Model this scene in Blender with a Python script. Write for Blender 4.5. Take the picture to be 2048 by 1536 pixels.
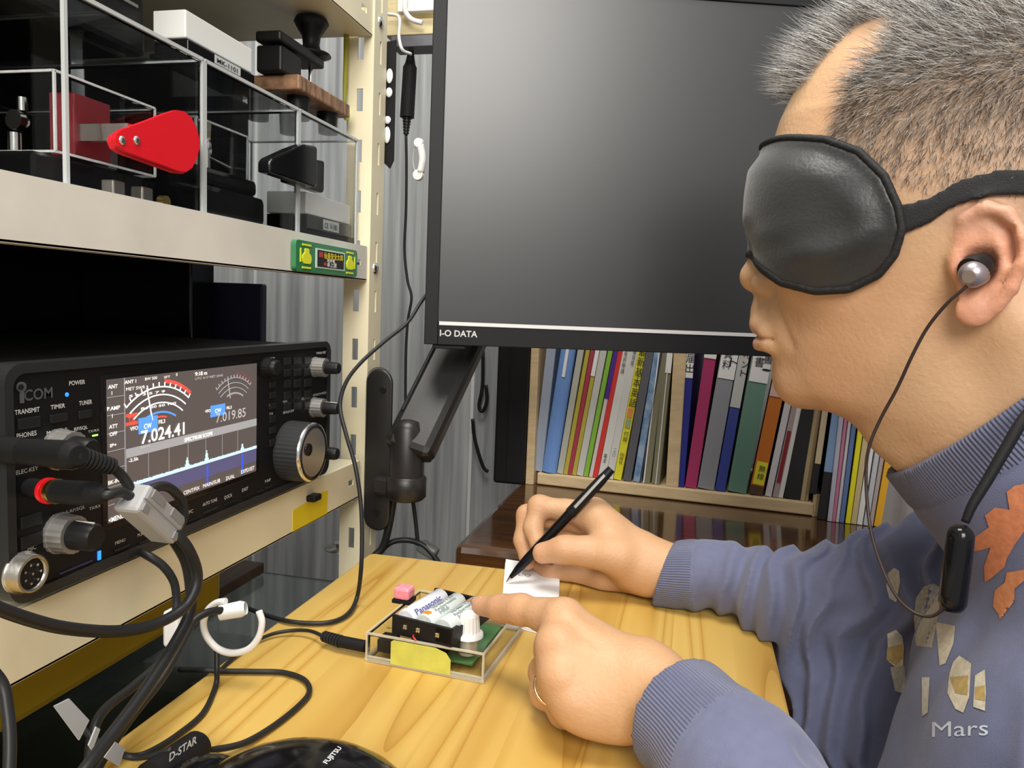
import bpy, bmesh, math, random
import numpy as np
from mathutils import Vector, Matrix
random.seed(7); np.random.seed(7)
for o in list(bpy.data.objects): bpy.data.objects.remove(o)
SC = bpy.context.scene
COL = SC.collection
# ------------------------------------------------------------- camera
F, CX, CY = 1540.0, 1024.0, 768.0
_d = np.array([1385-CX, CY-630, F]); _d /= np.linalg.norm(_d)
_u = np.array([.04, 1., -.098]); _u -= _u.dot(_d)*_d; _u /= np.linalg.norm(_u)
_r = np.cross(_u, _d)
MW = np.array([_r, _d, _u])            # rows: world axes written in camera right/up/forward
CAM = np.array([0, 0, .95])
cd = bpy.data.cameras.new('camera'); cam = bpy.data.objects.new('camera', cd); COL.objects.link(cam)
cr, cu, cf = MW[:, 0], MW[:, 1], MW[:, 2]
m4 = Matrix(((cr[0], cu[0], -cf[0], 0), (cr[1], cu[1], -cf[1], 0), (cr[2], cu[2], -cf[2], .95), (0, 0, 0, 1)))
cam.matrix_world = m4
cd.sensor_fit = 'HORIZONTAL'; cd.sensor_width = 36; cd.lens = 36*F/2048; cd.clip_start = .02; cd.clip_end = 50
SC.camera = cam
# ------------------------------------------------------------- light
SC.view_settings.view_transform = 'Standard'; SC.view_settings.look = 'None'
SC.view_settings.gamma = 1; SC.view_settings.exposure = 0.0
try: SC.view_settings.use_curve_mapping = False
except Exception: pass
W = bpy.data.worlds.new('room_light'); SC.world = W; W.use_nodes = True
W.node_tree.nodes['Background'].inputs[0].default_value = (1, .985, .96, 1)
W.node_tree.nodes['Background'].inputs[1].default_value = .52
def area(name, loc, target, size, power, col=(1, .96, .9), sy=None):
    l = bpy.data.lights.new(name, 'AREA'); l.energy = power; l.color = col; l.size = size
    if sy: l.shape = 'RECTANGLE'; l.size_y = sy
    o = bpy.data.objects.new(name, l); COL.objects.link(o); o.location = loc
    o.rotation_euler = (Vector(target)-Vector(loc)).to_track_quat('-Z', 'Y').to_euler()
    return o
area('ceiling_lamp_light', (-.15, .30, 2.2), (-.1, .5, .7), .55, 19)
area('added_glare_light', (.32, -1.35, 1.95), (0, .6, .95), .9, 44)  # added lamp, placed to mirror in the monitor and fill the near side

# ------------------------------------------------------------- helpers
def ray(px, py): return MW @ np.array([px-CX, CY-py, F])
def P(px, py, X=None, Y=None, Z=None):      # where the sight line of a photo point meets a real plane of the room
    d = ray(px, py)
    t = X/d[0] if X is not None else (Y/d[1] if Y is not None else (Z-.95)/d[2])
    return Vector(CAM + t*d)
def proj(p):
    c = MW.T @ (np.array(p, float)-CAM); return CX+F*c[0]/c[2], CY-F*c[1]/c[2], c[2]

def mat(name, col, rough=.5, metal=0, noise=0, scale=40, bump=0, bscale=200, emit=0, trans=0, ior=1.45, stretch=(1, 1, 1), coat=0, alpha=1, col2=None, sss=0, spec=None):
    m = bpy.data.materials.new(name); m.use_nodes = True; nt = m.node_tree; b = nt.nodes['Principled BSDF']
    c = (*col, 1)
    b.inputs['Base Color'].default_value = c; b.inputs['Roughness'].default_value = rough; b.inputs['Metallic'].default_value = metal
    b.inputs['IOR'].default_value = ior
    if spec is not None: b.inputs['Specular IOR Level'].default_value = spec
    if trans: b.inputs['Transmission Weight'].default_value = trans
    if coat: b.inputs['Coat Weight'].default_value = coat; b.inputs['Coat Roughness'].default_value = .08
    if alpha < 1: b.inputs['Alpha'].default_value = alpha
    if sss: b.inputs['Subsurface Weight'].default_value = sss; b.inputs['Subsurface Radius'].default_value = (.01, .004, .002); b.inputs['Subsurface Scale'].default_value = 1
    if emit: b.inputs['Emission Color'].default_value = c; b.inputs['Emission Strength'].default_value = emit
    tc = nt.nodes.new('ShaderNodeTexCoord'); mp = nt.nodes.new('ShaderNodeMapping'); mp.inputs['Scale'].default_value = stretch
    nt.links.new(tc.outputs['Object'], mp.inputs['Vector'])
    if noise or col2:
        n = nt.nodes.new('ShaderNodeTexNoise'); n.inputs['Scale'].default_value = scale; n.inputs['Detail'].default_value = 4
        nt.links.new(mp.outputs[0], n.inputs['Vector'])
        r = nt.nodes.new('ShaderNodeValToRGB'); nt.links.new(n.outputs[0], r.inputs[0])
        a = col2 or tuple(x*(1-noise) for x in col); z = col if col2 else tuple(min(1, x*(1+noise)) for x in col)
        r.color_ramp.elements[0].position = .35; r.color_ramp.elements[1].position = .65
        r.color_ramp.elements[0].color = (*a, 1); r.color_ramp.elements[1].color = (*z, 1)
        nt.links.new(r.outputs[0], b.inputs['Base Color'])
    if bump:
        n2 = nt.nodes.new('ShaderNodeTexNoise'); n2.inputs['Scale'].default_value = bscale; n2.inputs['Detail'].default_value = 3
        nt.links.new(mp.outputs[0], n2.inputs['Vector'])
        bp = nt.nodes.new('ShaderNodeBump'); bp.inputs['Strength'].default_value = bump; bp.inputs['Distance'].default_value = .001
        nt.links.new(n2.outputs[0], bp.inputs['Height']); nt.links.new(bp.outputs[0], b.inputs['Normal'])
    return m

class B:
    """collects shapes, builds ONE mesh object"""
    def __init__(s): s.v = []; s.f = []; s.sm = []; s.mi = []; s.k = 0
    def add(s, vs, fs, smooth=False):
        n = len(s.v); s.v += [tuple(v) for v in vs]; s.f += [tuple(i+n for i in f) for f in fs]; s.sm += [smooth]*len(fs); s.mi += [s.k]*len(fs); return s
    def box(s, c, size, R=None, bev=0):
        c = Vector(c); h = Vector(size)/2
        if bev and min(size) > bev*2.01:
            bm = bmesh.new(); bmesh.ops.create_cube(bm, size=1)
            for v in bm.verts: v.co = Vector((v.co.x*size[0], v.co.y*size[1], v.co.z*size[2]))
            bmesh.ops.bevel(bm, geom=bm.edges[:], offset=bev, segments=2, profile=.5, affect='EDGES')
            bm.verts.index_update(); vs = [v.co.copy() for v in bm.verts]; fs = [[v.index for v in f.verts] for f in bm.faces]; bm.free()
        else:
            vs = [Vector((x*h.x, y*h.y, z*h.z)) for x in (-1, 1) for y in (-1, 1) for z in (-1, 1)]
            fs = [(0, 1, 3, 2), (4, 6, 7, 5), (0, 4, 5, 1), (2, 3, 7, 6), (0, 2, 6, 4), (1, 5, 7, 3)]
        return s.add([c+(R @ v if R else v) for v in vs], fs)
    def bx(s, x0, x1, y0, y1, z0, z1, bev=0): return s.box(((x0+x1)/2, (y0+y1)/2, (z0+z1)/2), (abs(x1-x0), abs(y1-y0), abs(z1-z0)), None, bev)
    def lathe(s, o, d, prof, n=24, smooth=True, rib=0, cap=True):
        """prof: (distance along d, radius)"""
        o = Vector(o); d = Vector(d).normalized(); a = d.orthogonal().normalized(); b = d.cross(a); vs = []; fs = []
        for (t, r) in prof:
            for i in range(n):
                q = 2*math.pi*i/n; rr = r*(1-rib*(i % 2)); vs.append(o+d*t+(a*math.cos(q)+b*math.sin(q))*rr)
        for j in range(len(prof)-1):
            for i in range(n):
                k = (i+1) % n; fs.append((j*n+i, j*n+k, (j+1)*n+k, (j+1)*n+i))
        s.add(vs, fs, smooth)
        if cap:
            m = len(prof)-1
            s.add(vs[:n], [tuple(range(n))[::-1]]); s.add(vs[m*n:], [tuple(range(n))])
        return s
    def cyl(s, p0, p1, r0, r1=None, n=20, rib=0):
        p0 = Vector(p0); p1 = Vector(p1); r1 = r0 if r1 is None else r1
        return s.lathe(p0, p1-p0, [(0, r0), ((p1-p0).length, r1)], n, True, rib)
    def tube(s, pts, r, n=10, sub=6, smooth=True):
        pts = [Vector(p) for p in pts]
        if sub > 1 and len(pts) > 2:
            q = []; e = [pts[0]*2-pts[1]]+pts+[pts[-1]*2-pts[-2]]
            for i in range(1, len(e)-2):
                for k in range(sub):
                    t = k/sub; a, b, c, d = e[i-1:i+3]
                    q.append(.5*((2*b)+(c-a)*t+(2*a-5*b+4*c-d)*t*t+(3*b-a-3*c+d)*t**3))
            q.append(pts[-1]); pts = q
        m = len(pts); rs = r if isinstance(r, (list, tuple)) else [r, r]
        tn = (pts[1]-pts[0]).normalized(); a = tn.orthogonal().normalized(); vs = []; fs = []
        for i, p in enumerate(pts):
            t2 = (pts[min(i+1, m-1)]-pts[max(i-1, 0)]).normalized()
            a = (a-t2*a.dot(t2)).normalized(); b = t2.cross(a)
            u = i/(m-1)*(len(rs)-1); k = min(int(u), len(rs)-2); rr = rs[k]+(rs[k+1]-rs[k])*(u-k)
            for j in range(n):
                q = 2*math.pi*j/n; vs.append(p+(a*math.cos(q)+b*math.sin(q))*rr)
        for i in range(m-1):
            for j in range(n):
                k = (j+1) % n; fs.append((i*n+j, i*n+k, (i+1)*n+k, (i+1)*n+j))
        fs2 = [tuple(range(n))[::-1], tuple(range((m-1)*n, m*n))]
        n0 = len(s.v); s.add(vs, fs, smooth)
        s.f += [tuple(i+n0 for i in f) for f in fs2]; s.sm += [False]*2; s.mi += [s.k]*2
        return s
    def prism(s, pts, d, smooth=False):
        """closed outline pts (3-D, planar) pushed along d"""
        pts = [Vector(p) for p in pts]; d = Vector(d); n = len(pts)
        fs = [tuple(range(n))[::-1], tuple(range(n, 2*n))]+[(i, (i+1) % n, n+(i+1) % n, n+i) for i in range(n)]
        return s.add(pts+[p+d for p in pts], fs)
    def ball(s, c, r, nu=16, nv=10, R=None, zmin=-1):
        c = Vector(c); r = Vector(r) if isinstance(r, (tuple, list, Vector)) else Vector((r, r, r)); vs = []; fs = []
        for j in range(nv+1):
            a = math.pi*j/nv
            for i in range(nu):
                b = 2*math.pi*i/nu; q = Vector((math.sin(a)*math.cos(b)*r.x, math.sin(a)*math.sin(b)*r.y, max(math.cos(a), zmin)*r.z)); vs.append(c+(R @ q if R else q))
        for j in range(nv):
            for i in range(nu):
                k = (i+1) % nu; fs.append((j*nu+i, (j+1)*nu+i, (j+1)*nu+k, j*nu+k))
        return s.add(vs, fs, True)
    def build(s, name, m, parent=None, **k):
        me = bpy.data.meshes.new(name); me.from_pydata(s.v, [], s.f); me.validate(); me.update()
        ok = len(me.polygons) == len(s.sm)
        if ok:
            me.polygons.foreach_set('use_smooth', s.sm); me.polygons.foreach_set('material_index', s.mi)
        bm = bmesh.new(); bm.from_mesh(me); bmesh.ops.recalc_face_normals(bm, faces=bm.faces[:]); bm.to_mesh(me); bm.free()
        for q in (m if isinstance(m, (list, tuple)) else [m]): me.materials.append(q)
        return link(name, me, parent, **k)
def link(name, me, parent=None, label=None, cat=None, group=None, kind=None):
    o = bpy.data.objects.new(name, me); COL.objects.link(o)
    if parent is not None:
        o.parent = parent; o.matrix_parent_inverse = Matrix.Translation(-WL(parent))
    if label: o['label'] = label
    if cat: o['category'] = cat
    if group: o['group'] = group
    if kind: o['kind'] = kind
    return o
_wl = {}
def WL(o):
    return _wl.get(o.name, Vector((0, 0, 0)))
def thing(name, label, cat, loc=(0, 0, 0), group=None):
    o = bpy.data.objects.new(name, None); COL.objects.link(o); o.location = loc; o.empty_display_size = .02
    o['label'] = label; o['category'] = cat
    if group: o['group'] = group
    _wl[o.name] = Vector(loc); return o
def struct(b, name, m, parent=None): return b.build(name, m, parent, kind=None if parent else 'structure')
_tc = {}
def textdata(s, bold):
    if (s, bold) in _tc: return _tc[(s, bold)]
    cu_ = bpy.data.curves.new('t', 'FONT'); cu_.body = s; cu_.size = 1; cu_.resolution_u = 3
    if bold: cu_.offset = .018
    o = bpy.data.objects.new('t', cu_); COL.objects.link(o); bpy.context.view_layer.update()
    me = bpy.data.meshes.new_from_object(o.evaluated_get(bpy.context.evaluated_depsgraph_get()))
    bpy.data.objects.remove(o)
    vs = [v.co.copy() for v in me.vertices]; fs = [tuple(p.vertices) for p in me.polygons]; bpy.data.meshes.remove(me)
    _tc[(s, bold)] = (vs, fs); return vs, fs
def text(b, s, o, right, up, h, width=None, bold=False, shear=0, vertical=False):
    """lettering laid on a surface: o = lower left corner, h = capital height, width = total width"""
    o = Vector(o); right = Vector(right).normalized(); up = Vector(up).normalized(); nrm = right.cross(up)
    if vertical:
        for i, ch in enumerate(s): text(b, ch, o-up*(h*1.15*i), right, up, h*.80, (width*.92 if width else None), False)
        return b
    vs, fs = textdata(s, bold)
    if not vs: return b
    x0 = min(v.x for v in vs); x1 = max(v.x for v in vs); ref = .73
    k = h/ref; kx = k if width is None else width/max(x1-x0, 1e-6)
    b.add([o+right*((v.x-x0)*kx+shear*v.y*k)+up*(v.y*k)+nrm*.00012 for v in vs], fs); return b
XA, YA, ZA = Vector((1, 0, 0)), Vector((0, 1, 0)), Vector((0, 0, 1))
def slotplate(b, o, ex, ey, w, L, th, slots, cols):
    """sheet w x L in the ex,ey plane with through slots: slots = [(y0,y1)], cols = [(x0,x1)]"""
    o = Vector(o); n = Vector(ex).cross(Vector(ey)).normalized()
    xs = sorted({0, w, *[c for q in cols for c in q]}); ys = sorted({0, L, *[c for q in slots for c in q]})
    for i in range(len(xs)-1):
        for j in range(len(ys)-1):
            cx, cy = (xs[i]+xs[i+1])/2, (ys[j]+ys[j+1])/2
            if any(a < cx < c for a, c in cols) and any(a < cy < c for a, c in slots): continue
            p = o+ex*xs[i]+ey*ys[j]; q = o+ex*xs[i+1]+ey*ys[j+1]
            b.prism([p, o+ex*xs[i+1]+ey*ys[j], q, o+ex*xs[i]+ey*ys[j+1]], n*th)
    return b

# ------------------------------------------------------------- materials
M = {}
M['cream'] = mat('cream_steel', (.80, .73, .52), .38, noise=.06, scale=9, bump=.05)
M['shelfgrey'] = mat('pale_steel', (.70, .67, .60), .42, noise=.08, scale=12)
M['black'] = mat('black_plastic', (.010, .010, .011), .42, spec=.25)
M['blackgloss'] = mat('black_gloss', (.005, .005, .006), .14, spec=.35)
M['blackmatte'] = mat('black_matte', (.010, .010, .011), .6, bump=.15, bscale=900, spec=.2)
M['cable'] = mat('cable_rubber', (.016, .017, .018), .42, spec=.35)
M['grey'] = mat('grey_plastic', (.42, .42, .42), .45)
M['white'] = mat('white_plastic', (.82, .82, .80), .4)
M['chrome'] = mat('chrome', (.75, .74, .72), .18, 1)
M['silver'] = mat('brushed_silver', (.52, .5, .46), .33, 1, bump=.1, bscale=500)
M['knurl'] = mat('knurled_metal', (.34, .33, .31), .48, .7)
M['gold'] = mat('gold', (.8, .58, .2), .25, 1)
M['red'] = mat('red_plastic', (.78, .008, .02), .3, coat=.3)
M['acrylic'] = mat('clear_acrylic', (.97, .98, .98), .02, trans=1, ior=1.18)
M['edge'] = mat('acrylic_edge', (.62, .66, .66), .3, alpha=.75)
M['ink'] = mat('white_print', (.8, .8, .78), .5)
M['dark_ink'] = mat('black_print', (.02, .02, .02), .6)
M['yellow'] = mat('yellow_tape', (.75, .58, .02), .4)
M['paper'] = mat('white_paper', (.86, .86, .86), .7)

# ------------------------------------------------------------- setting
wallm = mat('grey_grained_wallpaper', (.44, .455, .46), .7, col2=(.22, .23, .24), scale=2.2, stretch=(26, 26, .8), bump=.3, bscale=30)
b = B(); b.bx(-1.0, 1.6, 1.40, 1.44, 0, 2.4); struct(b, 'wall_back', wallm)
b = B(); b.bx(-1.04, -1.0, -1.2, 1.44, 0, 2.4); struct(b, 'wall_left', wallm)
b = B(); b.bx(-1.0, 1.6, -1.2, 1.4, -.03, 0); struct(b, 'floor', mat('dark_floor', (.10, .055, .03), .5, noise=.3, scale=6, stretch=(1, 8, 1)))
# vertical joint strips of the wall covering
b = B()
for x in (-.86, -.62, -.40, -.235, -.02): b.bx(x, x+.006, 1.397, 1.401, 0, 2.4)
struct(b, 'trim_1', mat('wall_joint', (.6, .6, .6), .6))

# ------------------------------------------------------------- steel rack
FX = -.325
rk = thing('storage_rack', 'cream slotted steel rack standing along the left, radio and clear cases on it', 'shelf', (-.5, .4, 0))
def post(x, y, sx, name='post'):
    b = B(); sl = [(z, z+.022) for z in np.arange(.04, 1.85, .05)]
    slotplate(b, (x, y, 0), -XA*sx, ZA, .026, 1.9, .002, sl, [(.009, .0155)])
    slotplate(b, (x, y, 0), YA, ZA, .032, 1.9, .002, sl, [(.014, .0185)])
    b.build(name, M['cream'], rk)
post(FX, .738, 1); post(-.74, .738, -1); post(FX, -.55, 1)
def deck(z0, z1, y0, y1, m, name):
    b = B(); zz = z0+.002 if name == 'upper' else z1; b.bx(-.74, FX-.002, y0, y1, zz-.002, zz); b.build(name+'_shelf', m, rk)
    b = B(); slotplate(b, (FX-.0015, y0, z0), YA, ZA, y1-y0, z1-z0, .0015, [((z1-z0)*.42, (z1-z0)*.58)], [(y1-y0-.026, y1-y0-.014)])
    b.bx(FX-.014, FX, y0, y1, z0-.0002, z0+.0012)
    b.lathe((FX-.0035, y0, z1-.003), YA, [(0, .0035), (y1-y0, .0035)], 10)
    b.build(name+'_rail', m, rk)
deck(.749, .787, -.5, .728, M['cream'], 'lower')
deck(.972, 1.006, -.5, .735, M['shelfgrey'], 'middle')
deck(1.212, 1.250, -.5, .737, M['cream'], 'upper')
deck(.40, .44, -.5, .735, M['cream'], 'bottom')
b = B()
for z in (.985, .76, 1.23, .86): b = B(); b.lathe((FX+.001, .752, z), XA, [(0, .006), (.002, .006), (.004, .003)], 12); b.build('bolt', M['chrome'], rk)
# ------------------------------------------------------------- radio
RX = -.319; Y0, Y1, Z0, Z1 = .302, .642, .794, .9125
rd = thing('radio_transceiver', 'black amateur radio with lit colour screen and big tuning dial on lower shelf', 'radio', (-.44, .47, .787))
def S(px, py, x=RX): return P(px, py, X=x)
def row(px0, py, px1, x):    # two points at the same height on the panel plane
    a = P(px0, py, X=x); y = py
    for _ in range(4):
        q = P(px1, y, X=x); u, v, _c = proj((x, q.y, a.z)); y = v
    return a, P(px1, y, X=x)
def ptext(b, s, x0, y, x1, h, x, bold=False, m=None):
    a, c = row(x0, y, x1, x); hh = h*proj(a)[2]/F
    text(b, s, a, YA, ZA, hh, abs(c.y-a.y) if len(s) > 1 else None, bold)
b = B(); b.bx(-.58, RX-.006, Y0+.004, Y1-.004, Z0+.002, Z1-.002, .004); b.build('body', M['blackmatte'], rd)
# front frame: rounded outline with a raised rim
def rrect(y0, y1, z0, z1, r, x, n=6):
    o = []
    for (cy, cz, a0) in ((y1-r, z1-r, 0), (y0+r, z1-r, 90), (y0+r, z0+r, 180), (y1-r, z0+r, 270)):
        for i in range(n+1):
            a = math.radians(a0+90*i/n); o.append(Vector((x, cy+r*math.cos(a), cz+r*math.sin(a))))
    return o
b = B(); b.prism(rrect(Y0, Y1, Z0, Z1, .009, RX-.012), XA*.0125); b.build('front_panel', mat('radio_panel', (.007, .007, .0075), .45, spec=.2), rd)
def ring(b, o1, o2, x0, x1):
    n = len(o1); A = [Vector((x0, p.y, p.z)) for p in o1]; A2 = [Vector((x1, p.y, p.z)) for p in o1]; I = [Vector((x0, p.y, p.z)) for p in o2]; I2 = [Vector((x1, p.y, p.z)) for p in o2]
    fs = []
    for i in range(n):
        k = (i+1) % n; fs += [(i, k, n+k, n+i), (n+i, n+k, 3*n+k, 3*n+i), (3*n+i, 3*n+k, 2*n+k, 2*n+i), (2*n+i, 2*n+k, k, i)]
    b.add(A+A2+I+I2, fs)
b = B(); ring(b, rrect(Y0-.001, Y1+.001, Z0-.001, Z1+.001, .010, 0), rrect(Y0+.004, Y1-.004, Z0+.004, Z1-.004, .007, 0), RX-.010, RX+.0018)
b.build('front_rim', mat('radio_rim', (.02, .021, .022), .35, spec=.35), rd)
sx = RX+.0012
scr = [S(213, 759, sx), S(512, 727, sx), S(514, 943, sx), S(217, 1045, sx)]
sy0 = (scr[0].y+scr[3].y)/2; sy1 = (scr[1].y+scr[2].y)/2; sz1 = (scr[0].z+scr[1].z)/2; sz0 = (scr[2].z+scr[3].z)/2
b = B(); b.bx(RX, RX+.0009, sy0-.004, sy1+.004, sz0-.004, sz1+.003, .0003); b.build('screen_glass', M['blackgloss'], rd)
scm = mat('screen_lit_haze', (.075, .062, .058), .25, emit=1.0)  # brownish reflection on the glass is put into the glow colour
b = B(); b.bx(RX+.0009, sx, sy0, sy1, sz0, sz1); screen = b.build('screen', scm, rd)
def sq(x0, y0, x1, y1, x=sx+.0002):       # rectangle between two photo points of the panel
    a = P(x0, y0, X=x); c = P(x1, y1, X=x); return a.y, c.y, a.z, c.z
def sbox(b, x0, y0, x1, y1, x=sx, t=.0002):
    a = sq(x0, y0, x1, y1, x); b.bx(x, x+t, a[0], a[1], min(a[2:]), max(a[2:]))
def emi(n, c, s=1): return mat(n, c, .5, emit=s)
eW, eB, eR, eG, eD = emi('screen_white', (.85, .83, .78)), emi('screen_blue', (.08, .25, .65)), emi('screen_red', (.75, .07, .05)), emi('screen_grey', (.26, .26, .27)), emi('screen_violet', (.07, .065, .14))
b = B(); a = P(217, 1040, X=sx); w_ = P(250, 920, X=sx)
scz = P(300, 960, X=sx).z; scz2 = P(300, 905, X=sx).z; ssy = P(252, 900, X=sx).y
b.bx(sx, sx+.0001, ssy, sy1, sz0+.008, scz); b.build('spectrum_field', eD, screen)
b = B(); b.bx(sx, sx+.0001, ssy, sy1, scz2, scz2+.0055)
for k in range(7): b.bx(sx, sx+.0001, ssy+k*.019, ssy+k*.019+.00025, scz, scz2)
b.bx(sx, sx+.0002, ssy-.001, ssy-.0006, sz0, sz1)
for k in range(7):
    zz = sz0+(sz1-sz0)*(k+1)/8; b.bx(sx, sx+.0002, sy0, ssy-.001, zz, zz+.0003)
b.build('screen_lines', eG, screen)
# spectrum trace
b = B(); rng = random.Random(3); N = 160
pk = [(.40, .010), (.55, .012), (.86, .008), (.505, .018)]
for i in range(N):
    y = ssy+(sy1-ssy)*i/N; u = i/N; h = .0014+.0006*rng.random()+sum(a_*math.exp(-((u-c)/.010)**2) for c, a_ in pk[:3])*.6
    b.bx(sx+.0001, sx+.0003, y, y+(sy1-ssy)/N, scz-.0004, scz+h)
b.build('spectrum_trace', emi('trace', (.45, .6, .7)), screen)
b = B()
for u in (.56, .865): y = ssy+(sy1-ssy)*u; b.bx(sx+.0001, sx+.0003, y-.0006, y+.0006, scz-.016, scz-.002)
b.build('marker', emi('marker_blue', (.02, .08, .9)), screen)
# meters
def arc(b, c, r, a0, a1, th, x, n=24):
    for i in range(n):
        p = [math.radians(a0+(a1-a0)*(i+k)/n) for k in (0, 1)]
        q = [Vector((x, c[0]+rr*math.cos(a), c[1]+rr*math.sin(a))) for a, rr in ((p[0], r), (p[1], r), (p[1], r+th), (p[0], r+th))]
        b.prism(q, XA*.0002)
def meter(cx, topy, wpx, mw, mr, mb):
    c = P(cx, topy, X=sx); r = .047*wpx
    cc = (c.y, c.z-r)
    bw = B(); br = B(); bb = B()
    for k in range(3): arc(bw, cc, r*(1-.105*k), 53, 127, .0005 if wpx < .9 else .0008, sx)
    for k in range(13):
        a = math.radians(53+74*k/12); p = [Vector((sx, cc[0]+q*math.cos(a), cc[1]+q*math.sin(a))) for q in (r, r*1.07)]
        d = Vector((0, -math.sin(a), math.cos(a)))*.0003; bw.prism([p[0]-d, p[0]+d, p[1]+d, p[1]-d], XA*.0003)
    a = math.radians(103); p = [Vector((sx, cc[0]+q*math.cos(a)+(.012*wpx if i else .016*wpx)*0, cc[1]+q*math.sin(a))) for i, q in enumerate((r*.60, r*1.04))]
    d = Vector((0, -math.sin(a), math.cos(a)))*.0003; bw.prism([p[0]-d, p[0]+d, p[1]+d, p[1]-d], XA*.0004)
    arc(br, cc, r*1.055, 53, 84, .0024, sx); arc(bb, cc, r*.66, 60, 112, .0012, sx); arc(br, cc, r*.60, 76, 96, .001, sx)
    bw.build('meter_scale', mw, screen); br.build('meter_red_zone', mr, screen); bb.build('meter_blue_zone', mb, screen)
meter(318, 775, 1, eW, eR, eB); meter(468, 756, .72, eG, emi('dim_red', (.12, .05, .05)), eG)
# lettering on the screen
b = B()
for (s, x0, y, x1, h, bo) in [('7.024.41', 282, 888, 369, 27, True), ('ANT', 216, 778, 235, 8, True), ('1', 223, 790, 228, 8, True), ('P.AMP', 214, 822, 240, 8, True), ('1', 224, 836, 229, 8, True), ('ATT', 218, 858, 235, 8, True), ('OFF', 219, 873, 234, 8, True), ('IP+', 220, 895, 233, 7, True), ('BK-IN', 216, 970, 238, 8, True), ('OFF', 220, 987, 235, 7, True),
    ('<MENU1>', 217, 1046, 257, 10, True), ('ANT 1', 249, 768, 272, 7, True), ('BW 500', 290, 761, 314, 6, False), ('SFT', 328, 757, 340, 5, False), ('0', 352, 752, 356, 6, True), ('9:18 m', 390, 752, 414, 8, True), ('MET SWR', 252, 782, 290, 7, False), ('VFO', 260, 862, 276, 8, True), ('FIL3', 317, 848, 330, 8, True),
    ('SPECTRUM SCOPE', 369, 884, 425, 8, True), ('-2.5k', 257, 925, 277, 7, True), ('CENT/FIX', 367, 990, 399, 8, False), ('MAIN/SUB', 406, 976, 440, 8, False), ('DUAL', 452, 961, 469, 8, False), ('EXPD/SET', 482, 948, 509, 8, False), ('VFO', 410, 826, 421, 6, True), ('FIL3', 453, 819, 463, 6, True),
    ('S 1 3 5 7 9', 258, 795, 330, 5, True), ('Po 20 50 100', 282, 820, 352, 5, True)]:
    ptext(b, s, x0, y, x1, h, sx+.0004, bo)
b.build('screen_text', eW, screen, kind='stuff')
b = B(); ptext(b, '7.019.85', 432, 846, 491, 20, sx+.0004, False); ptext(b, 'UTC 4:17 MET SWR', 390, 760, 446, 5, sx+.0004); ptext(b, '26 m', 281, 897, 300, 4, sx+.0004); b.build('screen_text', emi('dim_text', (.42, .4, .4)), screen, kind='stuff', label='dim grey sub receiver digits')
b = B(); sbox(b, 277, 837, 315, 861, sx+.0002); b.build('mode_box', eB, screen)
b = B(); sbox(b, 421, 812, 450, 829, sx+.0002); b.build('mode_box', eB, screen)
b = B(); ptext(b, 'CW', 288, 858, 303, 10, sx+.0006, True); ptext(b, 'CW', 430, 826, 442, 8, sx+.0006, True); b.build('mode_text', eW, screen)
b = B(); ptext(b, 'TX', 256, 845, 270, 11, sx+.0006, True)
for q in ((252, 829, 275, 831), (252, 846, 275, 848)): sbox(b, *q)
b.build('transmit_flag', eR, screen)
# front lettering
b = B(); fx = RX+.0006
for (s, x0, y, x1, h, bo) in [('POWER', 138, 771, 170, 9, True), ('TRANSMIT', 29, 830, 79, 10, True), ('TIMER', 101, 819, 130, 9, True), ('TUNER', 158, 811, 184, 9, True), ('PHONES', 33, 877, 73, 10, True), ('MAIN:AF-', 93, 870, 137, 8, True), ('RF/SQL', 148, 862, 175, 7, True), ('TX/RX', 176, 866, 198, 5, False), ('ELEC-KEY', 32, 950, 76, 9, False), ('SUB:AF-RF/SQL', 104, 1037, 170, 7, False), ('TX/RX', 178, 1021, 201, 6, False),
    ('MIC', 55, 1103, 72, 8, False), ('MENU', 230, 1090, 250, 7, False), ('M.SCOPE', 275, 1074, 300, 7, False), ('XFC', 372, 1030, 386, 7, False), ('AUTO TUNE', 405, 1013, 434, 7, False), ('QUICK', 448, 999, 464, 7, False), ('EXIT', 484, 984, 496, 7, False), ('F-INP', 530, 966, 541, 6, False), ('TWIN PBT', 632, 709, 652, 5, True), ('MULTI', 537, 720, 549, 5, True), ('SPEECH', 566, 828, 587, 5, True), ('CLEAR', 603, 800, 617, 5, False), ('RIT', 538, 813, 548, 5, False), ('TX', 538, 831, 546, 5, False), ('KEYER/CW PITCH', 626, 793, 652, 5, False), ('MAIN', 566, 806, 574, 5, False)]:
    ptext(b, s, x0, y, x1, h, fx, bo)
b.build('panel_lettering', mat('panel_print', (.62, .62, .6), .5), rd, kind='stuff')
b = B(); ptext(b, 'COM', 48, 802, 105, 23, fx, True); a = S(42, 806, fx); b.bx(fx, fx+.0012, a.y-.0008, a.y+.0008, a.z, a.z+.006); b.lathe(S(41, 774, fx), XA, [(0, .0026), (.001, .0026)], 18)
b.build('maker_emblem', mat('grey_emblem', (.16, .16, .16), .35, .6), rd)
b = B(); b.lathe(S(41, 774, fx+.001), XA, [(0, .0014), (.0006, .0014)], 14); b.build('emblem_hole', M['black'], rd)
b = B(); b.lathe(S(132, 789), XA, [(0, .0013), (.0008, .0011)], 12); sbox(b, 193, 1103, 199, 1118, RX, .0012); b.build('indicator_lamp', mat('blue_led', (.02, .22, 1), .3, emit=1.6), rd)
b = B(); sbox(b, 183, 873, 193, 868, RX, .001); b.build('indicator_lamp', mat('green_led', (.3, .9, .1), .3, emit=2), rd, label='small green receive lamp')
b = B(); sbox(b, 116, 1146, 182, 1122, RX, .0012); b.build('usb_cover', mat('usb_blue', (.03, .03, .10), .4), rd)
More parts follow.
